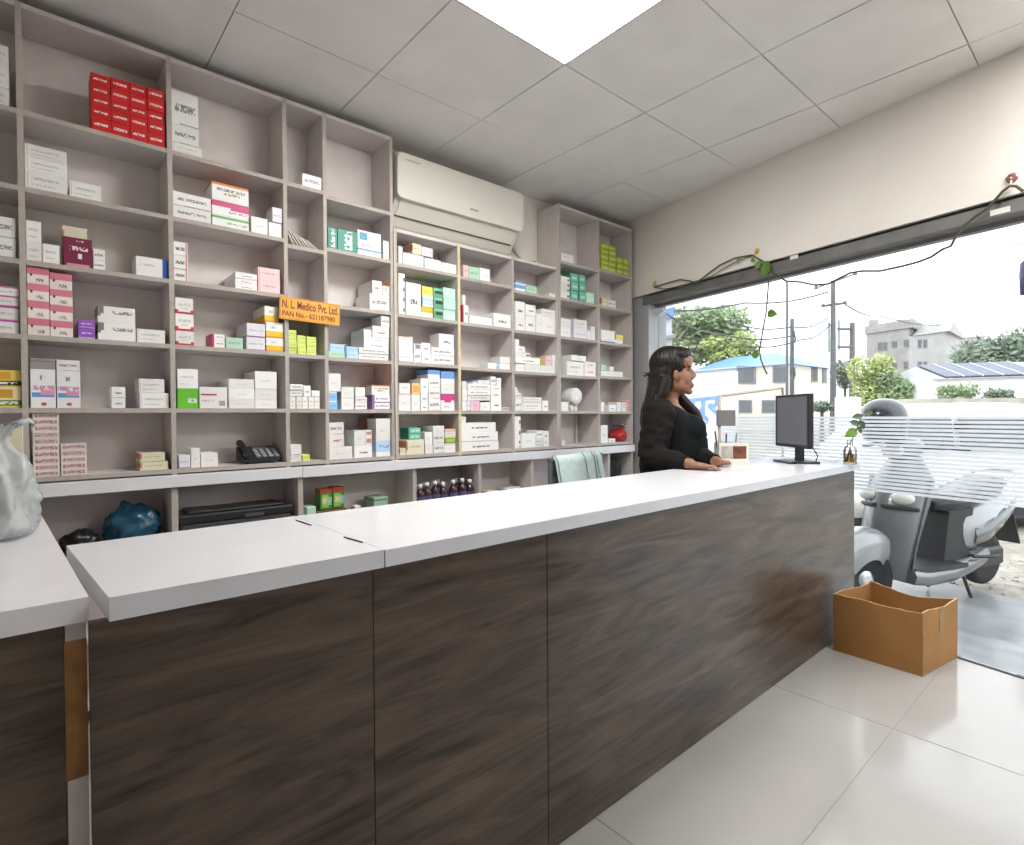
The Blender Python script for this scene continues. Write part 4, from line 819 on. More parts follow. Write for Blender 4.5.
# ------------------------------------------------------------------ cardboard box on the floor
g = [(3.033, 1.026), (3.022, .654), (3.385, .592), (3.396, .966)]
bxo = thing('cardboard_box', 'open brown cardboard box on the tiled floor at the counter end', 'box', (3.2, .81, .001))
Hh = .285; cen = Vector((3.21, .81, 0))
for i in range(4):
    a, b2 = Vector((*g[i], 0)), Vector((*g[(i+1) % 4], 0)); inn = Vector((-(b2-a).y, (b2-a).x, 0)).normalized()
    if inn.dot(cen-a) < 0: inn = -inn
    n = 12; o_, i_ = [], []
    vs = []; fs = []
    for k in range(n+1):
        t = k/n; p = a.lerp(b2, t); ht = Hh+.010*math.sin(t*math.pi*2+i)*(.6 if i else .2)-(.020*math.sin(math.pi*t) if i == 2 else 0)+random.uniform(-.002, .002)
        vs += [p+up*.001, p+up*ht, p+inn*.006+up*ht, p+inn*.006+up*.001]
    for k in range(n):
        for e in range(4): s0 = k*4+e; s1 = k*4+(e+1) % 4; fs.append((s0, s0+4, s1+4, s1))
    fs += [(0, 1, 2, 3), (n*4+3, n*4+2, n*4+1, n*4)]
    side = MB().add(vs, fs).build('side', M_CARD, bxo)
    ed = MB()
    for k in range(n):
        q0, q1 = vs[k*4+1], vs[k*4+5]; ed.add([q0+up*.0006, q1+up*.0006, q1+inn*.006+up*.0006, q0+inn*.006+up*.0006], [(0, 1, 2, 3)])
    ed.build('torn_edge', M_CARDE, side)
MB().prism([(x*.96+cen.x*.04, y*.96+cen.y*.04, .002) for x, y in g], (0, 0, .005)).build('bottom', M_CARD, bxo)
a, b2 = Vector((*g[1], 0)), Vector((*g[2], 0)); dd = (b2-a).normalized(); on_ = Vector((dd.y, -dd.x, 0))
MB().obox(a+dd*.19+on_*.0012+up*.225, dd*.022, on_*.0006, up*.058).build('packing_tape', MATS['brown_tape'], bxo)
MB().obox(a+dd*.008+on_*.0012+up*.14, dd*.008, on_*.0006, up*.14).build('packing_tape', pm('tape_dark', (.25, .10, .03), .4, .4, 30), bxo)
# ------------------------------------------------------------------ hooks and trailing vine on the window wall
VA = WA-.018
def vw(x, y): return onW(x, y, VA, WB)
wn = Vector((-1, WB, 0)).normalized()
for x, y, rr, m, lab in ((655, 283, .016, pm('orange_hook', (.62, .33, .05), .35, .1, 20), 'small orange suction hook at the left on the window header'), (757, 251, .018, MATS['orange_hook'], 'small orange suction hook holding the vine leaves above the window')):
    p = onW(x, y, WA-.0005, WB)
    t = thing('suction_hook', lab, 'hook', p, 'suction hooks')
    MB().lathe([(rr, 0), (rr*.9, .003), (rr*.4, .009), (.002, .011)], p, 16, wn).build('cup', m, t)
    MB().tube([p+wn*.010, p+wn*.016-up*.01, p+wn*.017-up*.022, p+wn*.024-up*.022], .003, 6).build('hook', m, t)
p = onW(1012, 178, WA-.0005, WB)
t = thing('suction_hook', 'shiny red suction cup hook at the right above the window', 'hook', p, 'suction hooks')
MB().lathe([(.022, 0), (.021, .003), (.017, .007), (.002, .009)], p, 20, wn).build('cup', pm('red_cup', (.40, .20, .19), .12, .1, 20, metal=.6), t)
MB().tube([p+wn*.008-up*.012, p+wn*.014-up*.028, p+wn*.012-up*.034], .003, 6).build('hook', M_STEEL, t)
vn = thing('vine', 'long trailing vine hung across the window on suction hooks', 'plant', vw(757, 255))
paths = [[(654, 287), (668, 283), (680, 279.5), (690, 281), (696, 283), (708, 274), (720, 265), (735, 258), (752, 255), (764, 262)],
         [(654, 287), (664, 289), (680, 287), (696, 283), (712, 276), (728, 266), (740, 260), (752, 255.5)],
         [(764, 262), (769, 275), (768, 290), (766.5, 310), (763, 330), (759.5, 350), (761, 360), (765, 370), (767, 374)],
         [(764, 262), (772, 272), (786, 281), (800, 282), (815, 285), (828, 284), (838, 279), (850, 273), (862, 271), (880, 271), (903, 266), (918, 262), (931, 257), (943, 249), (951, 246), (956, 236), (964, 226), (976, 216), (988, 208), (1003, 191), (1010, 186), (1016, 186), (1023, 191)]]
for k, pth in enumerate(paths): MB().tube([vw(*q) for q in pth], [.005, .0035, .0045, .0058][k], 6).build('stem', M_STEM, vn)
for x, y, dx, dy, L in ((768, 313, 1, .15, .065), (760, 354, -1, .1, .065), (752, 259, 1, .9, .035), (765, 262, .4, .9, .07), (768, 264, -.3, 1, .08), (762, 263, -.8, .5, .055), (737, 262, .8, -.6, .03)):
    b0 = vw(x, y); e = vw(x+dx*10, y+dy*10)-b0; b0 = b0+wn*.006
    leaf(b0, e, wn, L, L*.8).build('leaf', M_LEAF, vn)

# ------------------------------------------------------------------ the woman behind the counter
def fuse(mb, voxel, smooth=4):
    me = bpy.data.meshes.new('tmp'); me.from_pydata(mb.v, [], mb.f); me.update()
    bm = bmesh.new(); bm.from_mesh(me); bmesh.ops.recalc_face_normals(bm, faces=bm.faces[:]); bm.to_mesh(me); bm.free()
    ob = bpy.data.objects.new('tmp', me); COL.objects.link(ob)
    r = ob.modifiers.new('r', 'REMESH'); r.mode = 'VOXEL'; r.voxel_size = voxel
    if smooth: s = ob.modifiers.new('s', 'SMOOTH'); s.factor = .5; s.iterations = smooth
    dg = bpy.context.evaluated_depsgraph_get(); ev = ob.evaluated_get(dg); m2 = ev.to_mesh()
    out = MB().add([v.co.copy() for v in m2.vertices], [list(p.vertices) for p in m2.polygons], True)
    ev.to_mesh_clear(); bpy.data.objects.remove(ob); bpy.data.meshes.remove(me); return out
PY = 1.775; PX = onY(671, 430, PY).x; ROOT = Vector((PX, PY, 0)); PF = Vector((.50, -.866, 0)).normalized(); PR = PF.cross(Vector((0, 0, 1)))
def L(f, s, z): return ROOT+PF*f+PR*s+Vector((0, 0, z))
PM = Matrix(((PF.x, PR.x, 0), (PF.y, PR.y, 0), (0, 0, 1)))
def loft(mb, secs, n=20):
    """secs: (f, s, z, rf, rs) horizontal ellipses"""
    mb.rings([[L(f+rf*math.cos(2*math.pi*k/n), s+rs*math.sin(2*math.pi*k/n), z) for k in range(n)] for f, s, z, rf, rs in secs]); return mb
def eL(mb, f, s, z, rf, rs, rz, n=16, m=12): return mb.ell(L(f, s, z), rf, rs, rz, PM, n, m)
WR = onZ(689, 463.5, .951); WLh = onZ(716, 461.5, .951)
SHR, ELR = L(-.045, .165, 1.215), L(-.095, .215, .955)
SHL, ELL = L(-.03, -.165, 1.215), L(.04, -.215, .965)
def torso(mb, g=0):
    return loft(mb, [(-.02, 0, .80, .13+g, .165+g), (.005, 0, .90, .175+g, .175+g), (.015, 0, 1.0, .175+g, .172+g), (.022, 0, 1.09, .162+g, .170+g), (.012, 0, 1.16, .138+g, .172+g), (-.015, 0, 1.215, .095+g, .165+g), (-.022, 0, 1.255, .066+g, .115+g), (-.015, 0, 1.285, .052+g, .06+g)])
def bust(mb, g=0):
    for s in (-.075, .075): eL(mb, .105, s, 1.115, .075+g, .075+g, .07+g)
    return mb
def arms(mb, g=0, to=1.0):
    for S, E, Wp in ((SHR, ELR, WR), (SHL, ELL, WLh)):
        M1 = S.lerp(E, .5); M2 = E.lerp(Wp, .45); e2 = E.lerp(Wp, to)
        mb.tube([S+(S-E)*.08, S, M1, E], [.05+g, .064+g, .056+g, .046+g], 14); mb.tube([E+(E-M2)*.05, E, M2, e2], [.04+g, .045+g, .042+g, .028+g*1.2], 14)
    return mb
def hand(mb, Wp, d, side, curl=.0):
    """flat relaxed hand resting palm down; d = forward direction, side = +1 thumb to the left of d"""
    d = d.normalized(); sd = Vector((-d.y, d.x, 0))*side; z = Vector((0, 0, 1))
    pc_ = Wp+d*.055-z*.006
    mb.tube([Wp-d*.02, Wp+d*.02], [.027, .026], 12)
    ring = []
    for t, w, h in ((0, .026, .020), (.03, .034, .019), (.06, .041, .017), (.088, .040, .014)):
        c = Wp+d*t-z*(.004+.05*t); ring.append([c+sd*w*math.cos(a)+z*h*math.sin(a) for a in [2*math.pi*k/12 for k in range(12)]])
    mb.rings(ring)
    for k, (o, Lf) in enumerate(((.028, .066), (.0095, .074), (-.0095, .070), (-.028, .054))):
        b0 = Wp+d*.080+sd*o-z*.008; sp = d+sd*o*2.2
        p1 = b0+sp*Lf*.42+z*.004; p2 = b0+sp*Lf*.74-z*.004; p3 = b0+sp*Lf-z*.013
        mb.tube([b0-sp*.012, b0, p1, p2, p3], [.0095, .0095, .0088, .008, .0062], 8)
    t0 = Wp+d*.022+sd*.026-z*.006
    mb.tube([t0-sd*.012, t0, t0+d*.028+sd*.020-z*.004, t0+d*.056+sd*.024-z*.010], [.012, .013, .0105, .0075], 8)
    return mb
def legs(mb, g=0, foot=True):
    for s in (-.085, .085):
        mb.tube([L(-.02, s*.9, .86), L(-.01, s, .62), L(0, s, .46), L(-.015, s, .28), L(-.02, s, .075)], [.095+g, .078+g, .056+g, .05+g, .036+g], 14)
        if foot: mb.tube([L(-.05, s, .04), L(.03, s, .038), L(.13, s*1.1, .026), L(.17, s*1.12, .02)], [.034, .036, .034, .020], 12)
    return mb
def head(mb):
    eL(mb, -.002, 0, 1.475, .100, .077, .098); eL(mb, .048, 0, 1.405, .068, .062, .088)
    eL(mb, .064, 0, 1.350, .046, .052, .040); eL(mb, .099, 0, 1.324, .020, .026, .018); eL(mb, .071, 0, 1.495, .050, .058, .054)
    for s in (-1, 1):
        eL(mb, .070, s*.034, 1.398, .036, .028, .042); eL(mb, .040, s*.046, 1.360, .042, .020, .036)
        eL(mb, .032, s*.080, 1.412, .019, .009, .032); eL(mb, .103, s*.030, 1.468, .014, .026, .009)
    mb.tube([L(.100, 0, 1.462), L(.112, 0, 1.440), L(.127, 0, 1.414), L(.130, 0, 1.404)], [.010, .011, .014, .012], 10)
    for s in (-1, 1): eL(mb, .118, s*.013, 1.402, .013, .010, .009)
    eL(mb, .113, 0, 1.364, .014, .026, .008); eL(mb, .111, 0, 1.352, .014, .024, .008); eL(mb, .105, 0, 1.378, .012, .028, .012)
    mb.tube([L(-.03, 0, 1.24), L(-.012, 0, 1.29), L(.004, 0, 1.35), L(.008, 0, 1.40)], [.062, .053, .050, .055], 16)
    return mb
def skinmb():
    mb = MB(); torso(mb); bust(mb); arms(mb); legs(mb); head(mb)
    hand(mb, WR, onZ(722, 466.5, .94)-WR, 1); hand(mb, WLh, onZ(742, 457.5, .94)-WLh, -1); return mb
M_SKIN = pm('skin', (.235, .108, .061), .5, .07, 14); M_HAIR = pm('dark_hair', (.009, .0055, .0042), .45, .5, 60, .4, spec=.3, stretch=(1, 1, .06))
M_BLOU = pm('black_blouse', (.0032, .0048, .0058), .85, .2, 30, .1, spec=.2); M_SLV = pm('sheer_black_sleeve', (.0085, .0072, .0066), .85, .25, 30, .1, spec=.2)
body = fuse(skinmb(), .005, 9).build('person', M_SKIN, origin=ROOT)
tag(body, 'woman in black buttoned blouse standing behind the counter, looking right, hands on worktop', 'person')
bl = fuse(bust(torso(MB(), .012), .012), .008, 5)
keep = []
def loc(v): q = v-ROOT; return q.dot(PF), q.dot(PR), q.z
bad = set()
for i, v in enumerate(bl.v):
    f, s, z = loc(v)
    if z > 1.252 or (f > -.03 and z > 1.165+abs(s)*.72): bad.add(i)
bl.f, bl.sm = zip(*[(f, s) for f, s in zip(bl.f, bl.sm) if not any(i in bad for i in f)]); bl.f = list(bl.f); bl.sm = list(bl.sm)
blo = bl.build('blouse', M_BLOU, body)
for nm, S, E, Wp in (('r', SHR, ELR, WR), ('l', SHL, ELL, WLh)):
    sl_ = MB(); e2 = E.lerp(Wp, .92)
    sl_.tube([S+(S-E)*.12-PR*(.03 if nm == 'r' else -.03), S, S.lerp(E, .5), E], [.06, .086, .084, .074], 16); sl_.tube([E+(E-Wp)*.06, E, E.lerp(Wp, .35), E.lerp(Wp, .7), e2], [.060, .070, .068, .058, .036], 16)
    sl_ = fuse(sl_, .008, 5)
    for i, v in enumerate(sl_.v):
        q = v*9; sl_.v[i] = v+(v-S.lerp(E, .5)).normalized()*(noise.noise(Vector((q.x*2, q.y*2, q.z*3)))*.010)
    sl_.build('sleeve', M_SLV, body)
    dw = (Wp-E).normalized(); MB().tube([Wp-dw*.045, Wp-dw*.040, Wp-dw*.012, Wp-dw*.008], [.034, .038, .037, .033], 16).build('cuff', M_BLOU, body)
fuse(legs(loft(MB(), [(-.02, 0, .86, .14, .175), (-.02, 0, .78, .135, .17)]), .012, False), .010, 3).build('trousers', pm('black_trousers', (.012, .012, .014), .8, .2, 30), body)
M_BTN = pm('pearl_button', (.75, .74, .72), .25, .05, 30)
for s0, z in ((.05, 1.150), (.055, 1.07), (.055, .985)):
    ff_ = max([loc(v)[0] for v in bl.v if abs(loc(v)[1]-s0) < .012 and abs(loc(v)[2]-z) < .012]+[.1])
    eL(MB(), ff_+.001, s0, z, .0045, .007, .007, 10, 8).build('button', M_BTN, blo)
MB().prism([L(.098, -.03, 1.20), L(.098, .03, 1.20), L(.13, 0, 1.145)], PF*.004).build('inner_top', pm('white_cloth', (.62, .60, .58), .8, .05, 30), body)
# hair
hm = MB(); eL(hm, -.012, 0, 1.485, .112, .090, .104); eL(hm, .034, 0, 1.527, .080, .074, .056); eL(hm, .062, 0, 1.545, .050, .056, .032)
eL(hm, -.045, 0, 1.40, .085, .088, .10); eL(hm, -.022, .070, 1.43, .034, .020, .075); eL(hm, .040, .066, 1.475, .030, .014, .034); eL(hm, .005, -.070, 1.43, .045, .020, .09)
loft(hm, [(-.03, 0, 1.45, .085, .090), (-.055, .0, 1.36, .078, .095), (-.085, .01, 1.29, .060, .105), (-.125, .015, 1.23, .040, .11), (-.145, .015, 1.16, .026, .10), (-.15, .015, 1.10, .010, .07)])
hm.tube([L(-.02, .075, 1.40), L(-.04, .088, 1.32), L(-.075, .10, 1.27), L(-.125, .10, 1.21)], [.04, .04, .036, .02], 10)
hm.tube([L(.0, -.080, 1.42), L(.02, -.088, 1.33), L(.07, -.085, 1.265), L(.135, -.075, 1.20), L(.178, -.07, 1.125)], [.035, .036, .034, .028, .010], 10)
ha = fuse(hm, .006, 4)
for i, v in enumerate(ha.v):
    f, s, z = loc(v); a = math.atan2(s, f+.02); ha.v[i] = v+(v-L(-.02, 0, z)).normalized()*(.0035*noise.noise(Vector((a*9, z*2.5, 1)))+.002*noise.noise(Vector((a*24, z*3, 4))))
hr = ha.build('hair', M_HAIR, body)
MB().tube([L(-.122, .02, 1.43), L(-.138, .03, 1.428), L(-.145, .035, 1.415)], [.008, .012, .008], 8).build('hair_clip', M_BLACK, hr)
for s in (-1, 1):
    eL(MB(), .0935, s*.031, 1.447, .0125, .014, .0065, 12, 8).build('eye', pm('eye_white', (.12, .08, .06), .2, .05, 20), body)
    eL(MB(), .1025, s*.032, 1.446, .0040, .0065, .0058, 10, 8).build('iris', pm('iris_dark', (.02, .012, .01), .1, .1, 20), body)
    MB().tube([L(.106, s*.014, 1.470), L(.110, s*.030, 1.476), L(.094, s*.052, 1.470)], [.003, .004, .002], 6).build('eyebrow', M_HAIR, body)
    MB().lathe([(.007, -.001), (.0085, 0), (.007, .001), (.006, 0), (.007, -.001)], L(.030, s*.088, 1.374), 14, PR).build('earring', pm('gold', (.6, .4, .1), .25, .1, 20, metal=1), body)
eL(MB(), .1085, 0, 1.358, .0125, .022, .0085, 12, 8).build('lips', pm('lips', (.36, .12, .10), .4, .08, 30), body)
MB().tube([L(.05, -.06, 1.235), L(.085, -.03, 1.205), L(.10, 0, 1.19), L(.085, .03, 1.205), L(.05, .06, 1.235)], .0022, 6).build('necklace', M_STEEL, body)

# ------------------------------------------------------------------ outside
GZ = -.17
M_CONC = pm('wet_concrete', (.30, .31, .32), .22, .28, 2.5, .04); M_GRAV = pm('muddy_gravel', (.34, .30, .25), .6, .35, 9, .5); M_ROAD = pm('road', (.27, .27, .26), .5, .2, 3, .1)
def up_(z): return Vector((0, 0, z))
y0, y1 = -9, 9
ap = MB()
def strip(xa, za, xb, zb):
    return [(gx(y0)+xa, y0, za), (gx(y0)+xb, y0, zb), (gx(y1)+xb, y1, zb), (gx(y1)+xa, y1, za)]
a = [(gx(-2.7)+.012, -2.7, -.004), (gx(3.2)+.012, 3.2, -.004), (gx(3.2)+.95, 3.2, GZ+.01), (gx(-2.7)+.95, -2.7, GZ+.01)]
struct(MB().prism([(x, y, z-.05) for x, y, z in a], (0, 0, .05)), 'ramp', M_CONC)
struct(MB().prism([(gx(-9)+.9, -9, GZ-.05), (gx(9)+.9, 9, GZ-.05), (gx(9)+2.0, 9, GZ-.05), (gx(-9)+2.0, -9, GZ-.05)], (0, 0, .05)), 'pavement', M_CONC)
struct(MB().box((-60, -160, GZ-.12), (190, 120, GZ-.055)).prism([(gx(-60)+1.95, -60, GZ-.06), (gx(60)+1.95, 60, GZ-.06), (gx(60)+6, 60, GZ-.06), (gx(-60)+6, -60, GZ-.06)], (0, 0, .05)), 'ground', M_GRAV)
struct(MB().prism([(gx(-60)+6, -60, GZ-.06), (gx(60)+6, 60, GZ-.06), (gx(60)+13, 60, GZ-.06), (gx(-60)+13, -60, GZ-.06)], (0, 0, .045)), 'road', M_ROAD)
M_STONE = pm('gravel_stone', (.36, .33, .30), .7, .3, 20)
gs = MB()
for k in range(500):
    p = Vector((gx(0)+random.uniform(1.9, 3.6), random.uniform(-1.2, 2.6), GZ-.008)); r = random.uniform(.008, .022); gs.ell(p, r, r*.8, r*.6, n=6, m=4)
st_ = gs.build('gravel', M_STONE, origin=(gx(0)+2.5, .5, GZ)); st_['kind'] = 'stuff'; st_['label'] = 'loose wet gravel on the ground beyond the scooter'; st_['category'] = 'gravel'
# ---- scooter
SP0 = atd(862, 600, 3.75); SP1 = atd(1016, 508, 4.5); SK = 1.12
sx = Vector((SP0.x-SP1.x, SP0.y-SP1.y, 0)).normalized(); sy = Vector((-sx.y, sx.x, 0))      # sx = forward, sy = left
so = Vector((SP0.x, SP0.y, GZ+.002))-sx*.62*SK
def K(x, y, z): return so+(sx*x+sy*y+up_(z))*SK
M_SIL = pm('scooter_silver', (.125, .13, .135), .28, .04, 6, metal=.35, coat=.6); M_SILL = pm('scooter_pale', (.30, .305, .31), .25, .04, 6, metal=.2, coat=.6)
M_SDK = pm('scooter_dark_plastic', (.010, .010, .011), .5, .1, 20); M_TYRE = pm('tyre', (.006, .006, .0065), .8, .2, 30); M_SEAT = pm('seat_vinyl', (.012, .012, .014), .22, .15, 30); M_LENS = pm('lamp_lens', (.62, .60, .55), .12, .05, 20)
sct = thing('scooter', 'silver grey scooter parked outside behind the striped glass', 'scooter', so)
def kloft(secs, n=18, caps=True):
    """secs: (x, zc, half width, half height, power)"""
    R = []
    for x, zc, hw, hh, pw in secs:
        ring = []
        for k in range(n):
            a = 2*math.pi*k/n; c, s = math.cos(a), math.sin(a)
            ring.append(K(x, hw*math.copysign(abs(c)**pw, c), zc+hh*math.copysign(abs(s)**pw, s)))
        R.append(ring)
    return MB().rings(R, True, caps)
def wheel(x, r, nm, yaw=0):
    ax = (sy*math.cos(yaw)+sx*math.sin(yaw)); c = K(x, 0, r)
    t = MB().lathe([(r-.075, -.035), (r-.02, -.046), (r-.004, -.03), (r, 0), (r-.004, .03), (r-.02, .046), (r-.075, .035)], c, 28, ax).build(nm, M_TYRE, sct)
    MB().lathe([(.03, -.05), (.05, -.045), (.06, -.03), (r-.075, -.034), (r-.07, 0), (r-.075, .034), (.06, .03), (.05, .045), (.03, .05)], c, 24, ax).build('rim', M_STEEL, t)
wheel(.62, .215, 'front_wheel', .25); wheel(-.62, .215, 'rear_wheel')
fq = MB(); R = []
for k in range(13):
    a = math.radians(20+k*12); c = K(.62, 0, .215); r = .265*SK
    q = c+sx*math.cos(a)*r+up_(math.sin(a)*r); w_ = .098*math.sin(math.pi*(k+1.2)/14.5)**.5
    nrm = sx*math.cos(a)+up_(math.sin(a))
    R.append([q-nrm*.15+sy*w_*.9, q-nrm*.06+sy*w_, q+sy*w_*.92+nrm*.01, q+nrm*.045+sy*w_*.5, q+nrm*.055, q+nrm*.045-sy*w_*.5, q-sy*w_*.92+nrm*.01, q-nrm*.06-sy*w_, q-nrm*.15-sy*w_*.9])
fq.rings(R, True, False, closed=False); fq.rings([[v-(v-K(.62, 0, .215)).normalized()*.006 for v in r][::-1] for r in R], True, False, closed=False)
fq.build('front_mudguard', M_SILL, sct)
# front apron (leg shield): swept cross-sections from foot board to handlebar
R = []
for z, xf, w_, xb in ((.20, .46, .13, .385), (.34, .495, .155, .385), (.48, .50, .17, .355), (.60, .48, .18, .315), (.70, .44, .185, .275), (.80, .39, .18, .235), (.88, .345, .13, .215), (.95, .30, .08, .20)):
    ring = []
    for k in range(15):
        u = -1+2*k/14; ring.append(K(xf-(xf-xb)*abs(u)**2.2, w_*u, z))
    for k in range(15):
        u = 1-2*k/14; ring.append(K(xb-.03+.02*(1-u*u), w_*.96*u, z))
    R.append(ring)
apn = MB().rings(R, True).build('apron', M_SIL, sct)
for s in (-1, 1):
    MB().ell(K(.405, s*.105, .70), .055, .070, .045, Matrix((sx, sy, up_(1))).transposed() @ Matrix.Rotation(s*.5, 3, 'Z')).build('indicator_lamp', M_LENS, apn)
    MB().tube([K(.36, s*.17, .635), K(.455, s*.09, .645), K(.472, s*.02, .65)], .016, 6).build('grille', M_SDK, apn)
    R = [[K(.385-.15*t**1.5-.012, s*(.15+.03*t), .26+.56*t), K(.385-.15*t**1.5+.018, s*(.165+.03*t), .26+.56*t), K(.385-.15*t**1.5+.004, s*(.145+.03*t), .26+.56*t)] for t in [i/6 for i in range(7)]]
    MB().rings(R, True).build('edge_trim', M_SILL, apn)
MB().obox(K(.31, 0, .54), (sx*.12-up_(.35)).normalized()*.27, sy*.15, (sx*.35+up_(.12)).normalized()*.012).build('inner_cover', M_SDK, sct)
# steering head, handlebar, mirrors
kloft([(.12, .99, .05, .04, 1), (.18, 1.0, .10, .065, .9), (.26, 1.0, .105, .075, .9), (.315, .985, .085, .06, 1), (.335, .975, .05, .035, 1)]).build('handlebar_cowl', M_SIL, sct)
MB().ell(K(.325, 0, .98), .03, .075, .05, Matrix((sx, sy, up_(1))).transposed()).build('headlamp', M_LENS, sct)
for s in (-1, 1):
    MB().tube([K(.20, s*.08, 1.0), K(.18, s*.20, 1.01), K(.13, s*.32, .995)], [.018, .015, .017], 8).build('grip', M_SDK, sct)
    mr = MB().tube([K(.19, s*.19, 1.01), K(.19, s*.22, 1.08), K(.18, s*.27, 1.13)], .006, 6).build('mirror_arm', M_SDK, sct)
    MB().ell(K(.18, s*.30, 1.14), .012, .055, .035, Matrix((sx, sy, up_(1))).transposed()).build('mirror', M_SDK, mr)
MB().prism([K(-.02, -.10, .27), K(-.02, .10, .27), K(-.20, .14, .27), K(-.20, -.14, .27)], (K(-.08, 0, .60)-K(-.02, 0, .27))).build('under_seat_cover', M_SDK, sct)
# foot board, body, seat
MB().prism([K(.38, -.17, .255), K(.38, .17, .255), K(-.12, .185, .24), K(-.12, -.185, .24)], up_(.03)).build('foot_board', M_SDK, sct)
R = [[K(x, y, z) for y, z in ((-.17, zb), (.17, zb), (.185, zb+.05), (.17, zb+.085), (-.17, zb+.085), (-.185, zb+.05))] for x, zb in ((.40, .19), (.25, .165), (.0, .165), (-.2, .20), (-.36, .25))]
MB().rings(R, True).build('side_skirt', M_SIL, sct)
kloft([(-.14, .42, .10, .13, .8), (-.20, .44, .15, .16, .75), (-.30, .465, .175, .155, .75), (-.44, .51, .18, .14, .8), (-.60, .56, .165, .115, .85), (-.76, .615, .13, .09, .9), (-.88, .655, .085, .055, 1), (-.93, .67, .045, .025, 1)]).build('rear_body', M_SILL, sct)
for s in (-1, 1):
    R = [[K(x, s*(w_-.004), z0), K(x, s*(w_+.012), (z0+z1)/2), K(x, s*(w_-.004), z1)] for x, w_, z0, z1 in ((-.24, .160, .36, .48), (-.36, .182, .39, .51), (-.54, .172, .46, .575), (-.72, .142, .53, .61), (-.86, .09, .61, .65))]
    MB().rings(R, True, True).build('side_panel', M_SIL, sct)
R = []
for x, z, w_, h in ((.0, .62, .06, .035), (-.06, .63, .115, .065), (-.18, .63, .135, .07), (-.32, .645, .14, .066), (-.48, .685, .14, .06), (-.62, .72, .13, .052), (-.74, .735, .10, .04), (-.80, .74, .05, .02)):
    R.append([K(x, w_*math.copysign(abs(math.cos(a))**.7, math.cos(a)), z+h*math.copysign(abs(math.sin(a))**.7, math.sin(a))) for a in [2*math.pi*k/16 for k in range(16)]])
MB().rings(R, True).build('seat', M_SEAT, sct)
MB().tube([K(-.62, -.12, .74), K(-.80, -.12, .79), K(-.90, -.06, .80), K(-.90, .06, .80), K(-.80, .12, .79), K(-.62, .12, .74)], .012, 8).build('grab_rail', M_SILL, sct)
MB().ell(K(-.93, 0, .62), .03, .08, .04, Matrix((sx, sy, up_(1))).transposed()).build('tail_lamp', pm('tail_red', (.35, .02, .02), .15, .1, 20), sct)
MB().prism([K(-.85, -.08, .56), K(-.85, .08, .56), K(-.98, .07, .28), K(-.98, -.07, .28)], sx*.012).build('rear_mudguard', M_SDK, sct)
MB().tube([K(-.30, -.16, .22), K(-.55, -.19, .27), K(-.86, -.20, .33)], [.03, .055, .05], 12).build('exhaust', M_SDK, sct)
MB().obox(K(-.40, .10, .26), sx*.22, sy*.06, up_(.07), .02).build('engine', M_SDK, sct)
MB().tube([K(-.18, .18, .30), K(-.30, .235, .30), K(-.36, .235, .30)], .012, 6).build('foot_peg', M_SDK, sct)
for s in (-1, 1): MB().tube([K(-.22, s*.08, .22), K(-.26, s*.13, .012)], .012, 6).build('stand_leg', M_SDK, sct)
# helmet on the handlebar
hc = K(.28, .02, 1.12); hl = atd(884, 413, (hc-CAM).dot(_f)); hc = Vector((hl.x, hl.y, 0))+up_(GZ+1.165)
hb = MB(); hb.rings([[hc+up_(z)+sx*(r*1.12*math.cos(a))+sy*(r*math.sin(a)) for a in [2*math.pi*k/28 for k in range(28)]] for r, z in ((.10, .0), (.118, .01), (.132, .06), (.142, .12), (.143, .17), (.135, .215), (.115, .255), (.08, .285), (.04, .299), (.005, .302))], True)
he = T(hb, 'helmet', pm('helmet_charcoal', (.03, .032, .038), .22, .25, 8, coat=.5), 'dark rounded helmet resting on the scooter handlebars behind the glass', 'helmet')
# ---- parked white car
cd_ = 6.6; c0 = atd(795, 500, cd_*1.03); c1 = atd(1085, 500, cd_*.95); cx_ = Vector((c1.x-c0.x, c1.y-c0.y, 0)).normalized(); cy_ = Vector((-cx_.y, cx_.x, 0))
if cy_.dot(_f) < 0: cy_ = -cy_
co = Vector((c0.x, c0.y, GZ-.055))
def Q(x, y, z): return co+cx_*x+cy_*y+up_(z*1.05)
car = thing('car', 'white hatchback car parked outside behind the scooter', 'car', co+cx_*1.8+cy_*.8)
M_CARW = pm('car_white', (.78, .79, .80), .25, .02, 5, coat=.7); M_CARG = pm('car_glass', (.05, .06, .07), .08, .1, 5); M_CARD_ = pm('car_dark_trim', (.02, .021, .03), .6, .15, 10)
prof = [(.05, .30), (.02, .55), (.10, .78), (.75, .90), (1.25, 1.36), (1.7, 1.44), (2.5, 1.44), (3.2, 1.36), (3.6, .98), (3.68, .60), (3.64, .30)]
R = []
for y, sc2 in ((0, .93), (.10, .985), (.35, 1.0), (1.25, 1.0), (1.5, .985), (1.6, .93)):
    R.append([Q(1.84+(x-1.84)*(1 if z < .8 else 1-(1-sc2)*1.2), y if z < .9 else .8+(y-.8)*.86, .28+(z-.28)*(1 if z < .7 else sc2+.02)) for x, z in prof])
MB().rings(R, False).build('body', M_CARW, car)
MB().box((0, 0, 0), (1, 1, 1)); MB().add([Q(.12, .02, .20), Q(3.58, .02, .20), Q(3.58, 1.58, .20), Q(.12, 1.58, .20), Q(.12, .02, .34), Q(3.58, .02, .34), Q(3.58, 1.58, .34), Q(.12, 1.58, .34)], [(0, 3, 2, 1), (4, 5, 6, 7), (0, 1, 5, 4), (1, 2, 6, 5), (2, 3, 7, 6), (3, 0, 4, 7)]).build('sill', M_CARD_, car)
